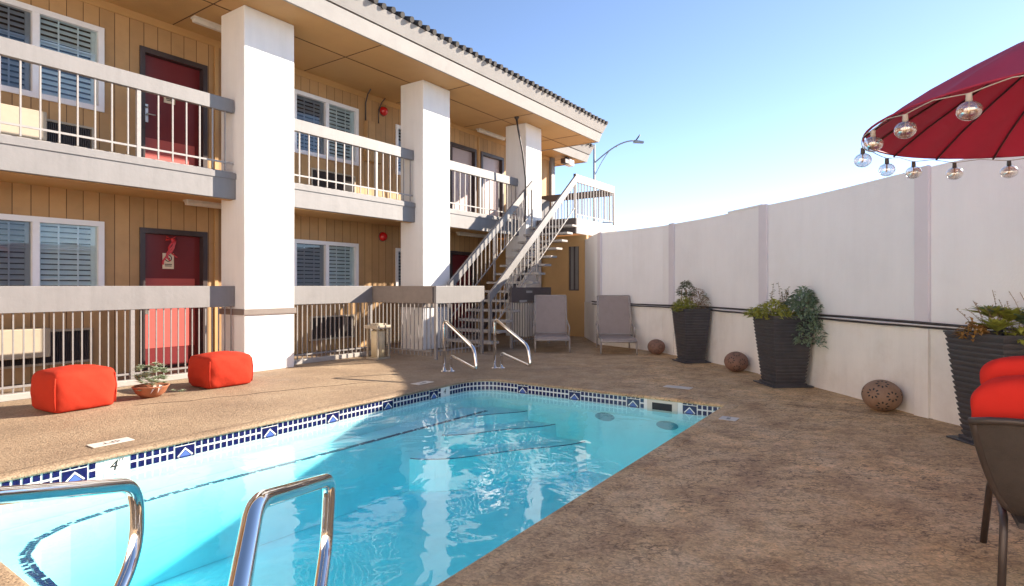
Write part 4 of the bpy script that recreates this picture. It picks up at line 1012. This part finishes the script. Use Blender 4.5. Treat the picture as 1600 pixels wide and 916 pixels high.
def planter(c, a, label, seed, kind):
    t = thing('tall_planter', label, 'planter', (0, 0, 0), 'tall tapered charcoal planters along the wall')
    H_ = 0.90; n_ = 19
    mb_ = MB(); loops = []
    for i in range(n_):
        z0_, z1_ = 0.04 + (H_ - 0.04) * i / n_, 0.04 + (H_ - 0.04) * (i + 0.72) / n_
        for z_, b_ in ((z0_, 0.0), (z1_, 0.011), (0.04 + (H_ - 0.04) * (i + 0.95) / n_, 0.009)):
            loops.append((0.170 + 0.082 * z_ / H_ + b_, z_))
    loops += [(0.268, H_), (0.268, H_ + 0.015), (0.225, H_ + 0.015), (0.22, H_ - 0.05)]
    k = 0
    for s_, z_ in loops: mb_.v += [Vector((-s_, -s_, z_)), Vector((s_, -s_, z_)), Vector((s_, s_, z_)), Vector((-s_, s_, z_))]
    for i in range(len(loops) - 1):
        for j in range(4): mb_.f.append((i * 4 + j, i * 4 + (j + 1) % 4, (i + 1) * 4 + (j + 1) % 4, (i + 1) * 4 + j)); mb_.smooth.append(False)
    mb_.build('pot', 'pot', t)
    MB().box(-0.255, 0.255, -0.255, 0.255, 0.0, 0.015).box(-0.20, 0.20, -0.20, 0.20, 0.015, 0.042).build('saucer', 'pot', t, bevel=0.004)
    MB().box(-0.218, 0.218, -0.218, 0.218, H_ - 0.06, H_ - 0.045).build('soil', 'soil', t)
    rr = random.Random(seed); z = H_ - 0.04
    rot = Matrix.Rotation(-a, 3, 'Z')
    def L(dx, dy):   # world offset -> local
        v = rot @ Vector((dx, dy, 0)); return (v.x, v.y)
    stem = MB()
    # unit vectors: right in the picture = (0.568,-0.823)
    rx, ry = 0.568, -0.823
    def at(r_, f_=0.0): v = L(rx * r_ - 0.823 * f_, ry * r_ - 0.568 * f_); return v
    if kind == 1:
        y = MB(); p = at(-0.10, 0.03); bush(y, (*p, z), 0.13, 0.20, 260, 0.075, 0.028, rr); p = at(-0.16, 0.1); bush(y, (*p, z), 0.09, 0.12, 120, 0.075, 0.03, rr); y.build('yellow_green_foliage', 'yellowgreen', t)
        y = MB(); p = at(0.09, 0.0); bush(y, (*p, z), 0.15, 0.33, 420, 0.06, 0.018, rr); y.build('brown_foliage', 'brownleaf', t)
        y = MB(); p = at(-0.07, 0.0); bush(y, (*p, z + 0.20), 0.09, 0.24, 170, 0.065, 0.032, rr)
        for i in range(5): p = at(rr.uniform(-0.15, -0.02)); stem.tube([(p[0], p[1], z), (p[0], p[1], z + 0.3)], 0.004, 5)
        y.build('dark_foliage', 'darkleaf', t)
        y = MB(); p = at(0.24, -0.05); bush(y, (*p, z), 0.10, 0.26, 160, 0.05, 0.010, rr); y.build('grey_foliage', 'blueleaf', t)
    elif kind == 2:
        y = MB(); p = at(-0.13, 0.05); bush(y, (*p, z), 0.17, 0.20, 420, 0.075, 0.028, rr); p = at(-0.30, 0.02); bush(y, (*p, z + 0.02), 0.07, 0.10, 80, 0.07, 0.03, rr); y.build('yellow_green_foliage', 'yellowgreen', t)
        y = MB(); p = at(-0.02, 0.0)
        for i in range(9):
            q = at(rr.uniform(-0.14, 0.06)); sprig(stem, y, (*q, z), rr.uniform(0.28, 0.40), (rr.uniform(-.06, .06), 0), rr, 9, 0.035, 0.026)
        y.build('dark_foliage', 'darkleaf', t)
        y = MB()
        p = at(0.16, 0.10); bush(y, (*p, z - 0.02), 0.16, 0.36, 520, 0.085, 0.038, rr)
        p = at(0.17, 0.22); bush(y, (*p, z - 0.26), 0.12, 0.34, 420, 0.075, 0.028, rr)
        p = at(0.27, 0.12); bush(y, (*p, z - 0.10), 0.12, 0.30, 260, 0.065, 0.018, rr)
        y.build('blue_green_foliage', 'blueleaf', t)
        y = MB()
        for i in range(16):
            q = at(0.22 + rr.uniform(-0.1, 0.14), 0.1); ln = at(rr.uniform(-.02, 0.26)); sprig(stem, y, (*q, z + 0.05), rr.uniform(0.1, 0.36), ln, rr, 12, 0.04, 0.008)
        y.build('wispy_foliage', 'sagegreen', t)
    else:
        y = MB(); p = at(-0.23, 0.02); bush(y, (*p, z), 0.06, 0.13, 90, 0.06, 0.028, rr); y.build('gold_foliage', 'goldleaf', t)
        y = MB()
        for (u_, f_, r_, zz) in ((-0.12, 0.08, 0.20, 0.06), (0.0, 0.16, 0.16, 0.03), (0.03, 0.0, 0.22, 0.12), (-0.05, -0.05, 0.20, 0.14)):
            p = at(u_, f_); rosette(y, (*p, z + zz), r_, 22, rr, 0.42, 0.25)
        p = at(-0.02, 0.2); bush(y, (*p, z - 0.02), 0.14, 0.12, 90, 0.08, 0.04, rr)
        y.build('green_rosettes', 'yellowgreen', t)
        y = MB()
        for (u_, f_, r_, zz) in ((0.13, 0.05, 0.24, 0.08), (0.24, 0.0, 0.20, 0.12), (-0.06, -0.05, 0.14, 0.16)):
            p = at(u_, f_); rosette(y, (*p, z + zz), r_, 26, rr, 0.55, 0.35)
        y.build('blue_green_rosettes', 'blueleaf', t)
        y = MB()
        for i in range(20):
            q = at(rr.uniform(-0.2, 0.28)); ln = at(rr.uniform(-.16, .05)); sprig(stem, y, (*q, z), rr.uniform(0.14, 0.34), ln, rr, 12, 0.022, 0.010)
        y.build('seed_heads', 'brownleaf', t)
    stem.build('stem', 'brownleaf', t)
    t.location = (c[0], c[1], 0.0035); t.rotation_euler = (0, 0, a)
    w_ = {1: 0.94, 2: 1.06, 3: 1.08}[kind]
    for ch in list(t.children):
        if ch.name.split('.')[0] in ('pot', 'saucer', 'soil'): ch.scale = (w_, w_, 1)
        else:
            k_ = {1: 1.25, 2: 1.25, 3: 1.2}[kind]; ch.scale = (k_, k_, k_); ch.location.z = (0.86) * (1 - k_)
planter((10.01, 3.17), R(44), 'ribbed charcoal planter with brown and yellow-green plants, farthest from camera', 21, 1)
planter((8.37, 1.44), R(39), 'ribbed charcoal planter with blue-green foliage spilling over its side', 22, 2)
planter((6.20, -0.60), R(38), 'ribbed charcoal planter of large rosettes behind the red cushioned chair', 23, 3)

# ------------------------------------------------------------------ pierced clay globes
def globe(c, r_, label, m_, seed):
    t = thing('clay_globe', label, 'clay ornament', (c[0], c[1], 0), 'pierced clay globes on the deck')
    cz = r_ * 0.86
    prof = [(max(0.0001, r_ * math.sin(math.pi * i / 20)), cz - r_ * 0.88 * math.cos(math.pi * i / 20)) for i in range(21)]
    g_ = MB().lathe(prof, (c[0], c[1], 0.0), 32)
    for v in g_.v: v.z = max(0.003, v.z)
    g_.build('shell', m_, t)
    q = MB(); rr = random.Random(seed); ctr = Vector((c[0], c[1], cz))
    for (az, el) in [(math.atan2(-c[1], -c[0]) + d_, e_) for d_, e_ in ((-0.45, 0.25), (0.55, 0.12), (0.05, -0.55), (0.05, 1.0), (1.5, 0.2), (-1.5, 0.2), (2.6, 0.2), (-2.6, 0.2))]:
        nd = Vector((math.cos(el) * math.cos(az), math.cos(el) * math.sin(az), math.sin(el)))
        e1 = Vector((-math.sin(az), math.cos(az), 0)); e2 = nd.cross(e1)
        for j in range(8):
            an = 2 * math.pi * j / 8; d = e1 * math.cos(an) + e2 * math.sin(an); s_ = e1 * -math.sin(an) + e2 * math.cos(an)
            ring = []
            for k_ in range(8):
                b_ = 2 * math.pi * k_ / 8
                v = nd * r_ + d * r_ * (0.27 + 0.085 * math.cos(b_)) + s_ * r_ * 0.05 * math.sin(b_)
                v = v.normalized() * (r_ * 1.004); ring.append(ctr + Vector((v.x, v.y, v.z * 0.88)))
            q.add(ring, [tuple(range(8))])
    q.build('cutout', 'dark', t)
globe((10.72, 4.06), 0.165, 'clay globe farthest away, by the wall beside the second lounger', 'clay2', 1)
globe((9.24, 2.24), 0.175, 'reddish clay globe between the two farther planters', 'clay2', 2)
globe((7.21, 0.29), 0.185, 'brown pierced clay globe with flower cutouts, nearest the camera', 'clay', 3)

# ------------------------------------------------------------------ loungers (local: x width, +y towards the head)
def lounger(label):
    t = thing('sun_lounger', label, 'sun lounger', (0, 0, 0), 'taupe sling loungers by the far wall')
    W_ = 0.33
    seat = [(0.0, 0.25), (0.03, 0.285), (0.12, 0.29), (0.7, 0.27), (0.78, 0.29)]
    back = [(0.79, 0.30), (0.90, 0.55), (1.03, 0.85), (1.13, 1.08)]
    for nm, pr in (('seat_sling', seat), ('back_sling', back)):
        s_ = MB()
        for i in range(len(pr) - 1):
            (y0_, z0_), (y1_, z1_) = pr[i], pr[i + 1]
            s_.hexa([(-W_ + .02, y0_, z0_ - .006), (W_ - .02, y0_, z0_ - .006), (W_ - .02, y1_, z1_ - .006), (-W_ + .02, y1_, z1_ - .006), (-W_ + .02, y0_, z0_ + .006), (W_ - .02, y0_, z0_ + .006), (W_ - .02, y1_, z1_ + .006), (-W_ + .02, y1_, z1_ + .006)])
        s_.build(nm, 'sling', t)
    f = MB()
    for sx in (-1, 1):
        f.tube([(sx * W_, -0.01, 0.24), (sx * W_, 0.10, 0.28), (sx * W_, 0.78, 0.27), (sx * W_, 1.25, 0.27)], 0.018, 8)
        f.tube([(sx * W_, 0.79, 0.29), (sx * W_, 1.03, 0.85), (sx * W_, 1.14, 1.09)], 0.017, 8)
    f.tube([(-W_, -0.01, 0.24), (W_, -0.01, 0.24)], 0.018, 8).tube([(-W_, 1.14, 1.09), (W_, 1.14, 1.09)], 0.017, 8).tube([(-W_, 1.25, 0.27), (W_, 1.25, 0.27)], 0.017, 8)
    f.tube([(-W_, 0.70, 0.33), (W_, 0.70, 0.33)], 0.010, 8)
    f.build('frame', 'lounge_frame', t)
    for sx in (-1, 1):
        for y_ in (0.02, 1.2):
            MB().tube([(sx * W_, y_, 0.26), (sx * (W_ + 0.01), y_ - 0.01, 0.0)], 0.016, 8).build('leg', 'lounge_frame', t)
        MB().tube(bez([(sx * (W_ + .025), 0.52, 0.27), (sx * (W_ + .035), 0.50, 0.46), (sx * (W_ + .035), 0.92, 0.50), (sx * (W_ + .01), 0.93, 0.58)], 0.06, 5), 0.017, 8).build('armrest', 'lounge_frame', t)
    return t
l1 = lounger('taupe sling lounger nearer the stairs, its back raised')
l2 = copy_tree(l1); l2['label'] = 'taupe sling lounger against the pale perimeter wall'
l1.location = (9.86, 5.84, 0.002); l1.rotation_euler = (0, 0, R(-57))
l2.location = (10.28, 4.63, 0.002); l2.rotation_euler = (0, 0, R(-60))

# ------------------------------------------------------------------ candle lantern by the fence corner
c = (7.27, 7.93); t = thing('candle_lantern', 'tall metal and glass lantern holding a cream candle beside the fence corner', 'lantern', (c[0], c[1], 0))
f = MB().box(c[0] - 0.15, c[0] + 0.15, c[1] - 0.15, c[1] + 0.15, 0.0, 0.03)
for sx in (-1, 1):
    for sy in (-1, 1): f.box(c[0] + sx * 0.13 - 0.014, c[0] + sx * 0.13 + 0.014, c[1] + sy * 0.13 - 0.014, c[1] + sy * 0.13 + 0.014, 0.03, 0.54)
f.build('frame', 'beige', t, bevel=0.003)
MB().box(c[0] - 0.17, c[0] + 0.17, c[1] - 0.17, c[1] + 0.17, 0.541, 0.60).box(c[0] - 0.10, c[0] + 0.10, c[1] - 0.10, c[1] + 0.10, 0.60, 0.63).build('lid', 'beige', t, bevel=0.004)
MB().lathe([(0.0, 0), (0.124, 0), (0.124, 0.46), (0.10, 0.475), (0.0, 0.465)], (c[0], c[1], 0.031), 24).build('candle', 'candle', t)
g_ = MB()
for sx in (-1, 1):
    g_.box(c[0] + sx * 0.13 - 0.002, c[0] + sx * 0.13 + 0.002, c[1] - 0.116, c[1] + 0.116, 0.031, 0.54).box(c[0] - 0.116, c[0] + 0.116, c[1] + sx * 0.13 - 0.002, c[1] + sx * 0.13 + 0.002, 0.031, 0.54)
g_.build('glass_pane', 'clear', t)

# ------------------------------------------------------------------ umbrella and string lights
UC = Vector((4.26, -0.82)); UR = 1.09; UZ = 2.20; UA = 2.74; NP = 18
t = thing('patio_umbrella', 'large crimson patio umbrella with many ribs', 'umbrella', (UC.x, UC.y, 0))
prof = [(1.0, 0.0), (0.93, 0.055), (0.80, 0.145), (0.6, 0.265), (0.4, 0.375), (0.2, 0.465), (0.03, 0.54)]
cv = MB(); K = NP * 4
for side_, off_ in ((0, 0.0), (1, -0.004)):
    base_k = len(cv.v)
    for (q, dz) in prof:
        for j in range(K):
            a = 2 * math.pi * j / K; ph = (j % 4) / 4.0
            sag = 1 - 0.022 * math.sin(math.pi * ph) * 1.0
            zz = UZ + dz + off_ - 0.018 * math.sin(math.pi * ph) * q + (0.018 * math.sin(math.pi * ph) if q == 1.0 else 0)
            cv.v.append(Vector((UC.x + UR * q * sag * math.cos(a), UC.y + UR * q * sag * math.sin(a), zz)))
    for i in range(len(prof) - 1):
        for j in range(K):
            f_ = (base_k + i * K + j, base_k + i * K + (j + 1) % K, base_k + (i + 1) * K + (j + 1) % K, base_k + (i + 1) * K + j)
            cv.f.append(f_ if side_ == 0 else f_[::-1]); cv.smooth.append(True)
# keep one skin only for light to pass through
half = len(cv.v) // 2; cv.v = cv.v[:half]; hf = len(cv.f) // 2; cv.f = cv.f[:hf]; cv.smooth = cv.smooth[:hf]
o = cv.build('canopy', 'canopy', t)
hm = MB()
hm.tube([(UC.x + UR * 0.997 * math.cos(2 * math.pi * j / 72), UC.y + UR * 0.997 * math.sin(2 * math.pi * j / 72), UZ + 0.002) for j in range(73)], 0.007, 6, cap=False)
hm.build('hem', 'canopy', o)
for j in range(NP):
    a = 2 * math.pi * j / NP
    pts = [(UC.x + UR * q * math.cos(a), UC.y + UR * q * math.sin(a), UZ + dz - 0.012) for q, dz in prof]
    MB().tube(pts, 0.0065, 6).build('rib', 'rib', t)
MB().tube([(UC.x, UC.y, 0.05), (UC.x, UC.y, UA + 0.03)], 0.022, 14).build('pole', 'bronze', t)
MB().lathe([(0.0, 0.09), (0.06, 0.08), (0.24, 0.05), (0.26, 0.0)], (UC.x, UC.y, 0.001), 24).build('base', 'bronze', t)
MB().lathe([(0.0, 0.08), (0.02, 0.05), (0.03, 0.0), (0.0, 0.0)], (UC.x, UC.y, UA + 0.03), 12).build('finial', 'bronze', t)

t = thing('string_lights', 'string of clear globe bulbs hanging from the umbrella rim', 'string lights', (UC.x, UC.y, UZ))
TH = R(34.6)
def rim_point(u, far):
    a_ = (u - 800) / 914.0; d = Vector((math.cos(TH) + a_ * math.sin(TH), math.sin(TH) - a_ * math.cos(TH)))
    r_ = UR * 0.985; A = d.dot(d); Bq = -2 * d.dot(UC); Cq = UC.dot(UC) - r_ * r_; disc = Bq * Bq - 4 * A * Cq
    if disc < 0: tt = -Bq / (2 * A)
    else: tt = (-Bq + (1 if far else -1) * math.sqrt(disc)) / (2 * A)
    p = d * tt; return math.atan2(p.y - UC.y, p.x - UC.x)
angs = [rim_point(u, f_) for u, f_ in ((1519, 0), (1421, 0), (1371, 0), (1362, 0), (1391, 1), (1432, 1), (1495, 1), (1579, 1))]
angs[3] = (angs[2] + angs[4]) / 2 if abs(angs[2] - angs[4]) < 3 else angs[3]
near_extra = angs[0] + (angs[0] - angs[1]) * 1.0
allang = [near_extra] + angs + [angs[-1] + (angs[-1] - angs[-2])]
def unwrap(l_):
    o_ = [l_[0]]
    for a in l_[1:]:
        while a - o_[-1] > math.pi: a -= 2 * math.pi
        while a - o_[-1] < -math.pi: a += 2 * math.pi
        o_.append(a)
    return o_
allang = unwrap(allang)
cpts = []
for i in range(len(allang) - 1):
    for k_ in range(6):
        q = k_ / 6; a = allang[i] * (1 - q) + allang[i + 1] * q; zz = UZ - 0.028 + 0.020 * (1 - abs(2 * q - 1))
        cpts.append((UC.x + UR * 1.005 * math.cos(a), UC.y + UR * 1.005 * math.sin(a), zz))
MB().tube(cpts, 0.0028, 6).build('cord', 'cord', t)
for i, a in enumerate(allang[:-1]):
    x, y, z = UC.x + UR * 1.005 * math.cos(a), UC.y + UR * 1.005 * math.sin(a), UZ - 0.028
    b_ = MB().lathe([(0.012, 0.0), (0.0135, -0.035), (0.012, -0.037)], (x, y, z), 12)
    b_ = b_.build('socket', 'dark_trim' if i > 3 else 'cord', t)
    rb = 0.050
    prof_b = [(0.012, -0.036)] + [(rb * math.sin(R(18 + 162 * k_ / 14)), -0.036 - rb * 0.88 * (math.cos(R(18)) - math.cos(R(18 + 162 * k_ / 14)))) for k_ in range(15)]
    prof_b = [(max(0.0002, p), q) for p, q in prof_b]
    bo = MB().lathe(prof_b, (x, y, z), 24).build('bulb', 'bulb', t)
    MB().tube([(x, y, z - 0.036), (x - 0.006, y, z - 0.06), (x + 0.006, y, z - 0.075), (x, y + 0.004, z - 0.09)], 0.0045, 6).build('filament', 'filament', bo)

# ------------------------------------------------------------------ cushioned patio chair (foreground right)
t = thing('patio_chair', 'dark woven patio chair with thick red cushions in the right foreground', 'chair', (3.3, -0.6, 0))
ye, yr = -0.215, -0.95; ym = (ye + yr) / 2
# back shell: curved sheet
sh = MB(); rows = 10; cols = 14; T_ = 0.012
def shell_pt(i, j, o_):
    z_ = 0.34 + (0.77 - 0.34) * i / rows; v = -1 + 2 * j / cols
    w_ = 0.22 + 0.175 * math.sqrt(i / rows) if i else 0.22
    x_ = 3.10 - 0.13 * (i / rows) + 0.10 * v * v + o_
    zz = z_ + (-0.03 * (abs(v) ** 4) if i == rows else 0)
    return Vector((x_, ym + v * w_, zz))
for o_ in (0.0, T_):
    for i in range(rows + 1):
        for j in range(cols + 1): sh.v.append(shell_pt(i, j, o_))
nk = (rows + 1) * (cols + 1)
for s_ in (0, 1):
    for i in range(rows):
        for j in range(cols):
            q = s_ * nk + i * (cols + 1) + j; sh.f.append((q, q + 1, q + cols + 2, q + cols + 1)); sh.smooth.append(True)
sh.build('backrest', 'mesh_dark', t)
edge_pts = [shell_pt(i, cols, 0.006) for i in range(0, rows + 1)] + [shell_pt(rows, j, 0.006) for j in range(cols - 1, -1, -1)] + [shell_pt(i, 0, 0.006) for i in range(rows - 1, -1, -1)]
MB().tube(edge_pts, 0.015, 10).build('back_frame', 'bronze', t)
st = MB().hexa([(3.10, ym - 0.24, 0.32), (3.72, ym - 0.27, 0.34), (3.72, ym + 0.27, 0.34), (3.10, ym + 0.24, 0.32), (3.10, ym - 0.24, 0.345), (3.72, ym - 0.27, 0.365), (3.72, ym + 0.27, 0.365), (3.10, ym + 0.24, 0.345)]).build('seat', 'mesh_dark', t)
for sy in (-1, 1):
    MB().tube(bez([(3.62, ym + sy * 0.27, 0.36), (3.70, ym + sy * 0.28, 0.34), (3.80, ym + sy * 0.30, 0.0)], 0.05, 5), 0.015, 10).build('leg', 'bronze', t)
    MB().tube(bez([(3.40, ym + sy * 0.27, 0.335), (3.16, ym + sy * 0.28, 0.335), (3.06, ym + sy * 0.30, 0.0)], 0.06, 5), 0.015, 10).build('leg', 'bronze', t)
def cushion(name, cx, cy, cz, sx, sy, sz, rot, parent, seed, p=3.0):
    bm = bmesh.new(); bmesh.ops.create_cube(bm, size=2.0); bmesh.ops.subdivide_edges(bm, edges=bm.edges, cuts=13, use_grid_fill=True)
    rr = random.Random(seed); ph = [rr.uniform(0, 6) for _ in range(4)]
    for v in bm.verts:
        x, y, z = v.co; nrm = (abs(x) ** p + abs(y) ** p + abs(z) ** p) ** (1 / p); v.co = v.co / nrm
        x, y, z = v.co; k = 1 + 0.015 * math.sin(9 * y + ph[0]) * math.cos(7 * z + ph[1]) + 0.008 * math.sin(21 * y + 5 * x + ph[2])
        v.co = rot @ Vector((x * sx / 2 * k, y * sy / 2 * k, z * sz / 2 * k)) + Vector((cx, cy, cz)) - origin(parent)
    for f in bm.faces: f.smooth = True
    me = bpy.data.meshes.new(name); bm.to_mesh(me); bm.free(); me.materials.append(M['cushion'])
    o = bpy.data.objects.new(name, me); C.objects.link(o); o.parent = parent
    b = o.modifiers.new('s', 'SUBSURF'); b.levels = 1; b.render_levels = 1
    return o
cushion('back_cushion', 3.22, ym, 0.76, 0.19, 0.78, 0.36, Matrix.Rotation(R(-12), 3, 'Y'), t, 4)
cushion('head_cushion', 3.40, ym - 0.03, 0.885, 0.16, 0.74, 0.23, Matrix.Rotation(R(-6), 3, 'Y'), t, 5)
cushion('seat_cushion', 3.43, ym, 0.45, 0.60, 0.58, 0.20, Matrix.Rotation(R(-3), 3, 'Y'), t, 6)

# ------------------------------------------------------------------ street lamp far beyond the wall
F_ = Vector((math.cos(TH), math.sin(TH))); R_ = Vector((math.sin(TH), -math.cos(TH)))
base_l = F_ * 30 + R_ * (30 * 0.1405); t = thing('street_lamp', 'slim grey street lamp with curved arm beyond the building', 'street lamp', (base_l.x, base_l.y, 0))
MB().tube([(base_l.x, base_l.y, 0), (base_l.x, base_l.y, 8.55)], 0.07, 10, rr=[0.09, 0.05]).build('pole', 'pole', t)
arm = []
for k_ in range(13):
    q = k_ / 12; d = R_ * (2.05 * q); arm.append((base_l.x + d.x, base_l.y + d.y, 7.6 + 1.15 * math.sin(q * math.pi / 2)))
MB().tube(arm, 0.035, 8).build('arm', 'pole', t)
arm2 = [(base_l.x + R_.x * 1.2 * q, base_l.y + R_.y * 1.2 * q, 6.9 + 1.55 * math.sin(q * math.pi / 2)) for q in [i / 8 for i in range(9)]]
MB().tube(arm2, 0.02, 6).build('brace', 'pole', t)
e = Vector(arm[-1]); MB().hexa([(e.x - .05, e.y - .08, e.z - .1), (e.x + R_.x * .5, e.y + R_.y * .5, e.z - .12), (e.x + R_.x * .5 + .1, e.y + R_.y * .5 + .1, e.z - .12), (e.x + .1, e.y + .1, e.z - .1), (e.x - .05, e.y - .08, e.z + .03), (e.x + R_.x * .5, e.y + R_.y * .5, e.z - .02), (e.x + R_.x * .5 + .1, e.y + R_.y * .5 + .1, e.z - .02), (e.x + .1, e.y + .1, e.z + .03)]).build('lamp_head', 'pole', t)
MB().tube([(e.x + R_.x * .1, e.y + R_.y * .1, e.z + 0.03), (e.x + R_.x * .3, e.y + R_.y * .3, e.z + 0.3)], 0.035, 6).build('photocell', 'dark_trim', t)
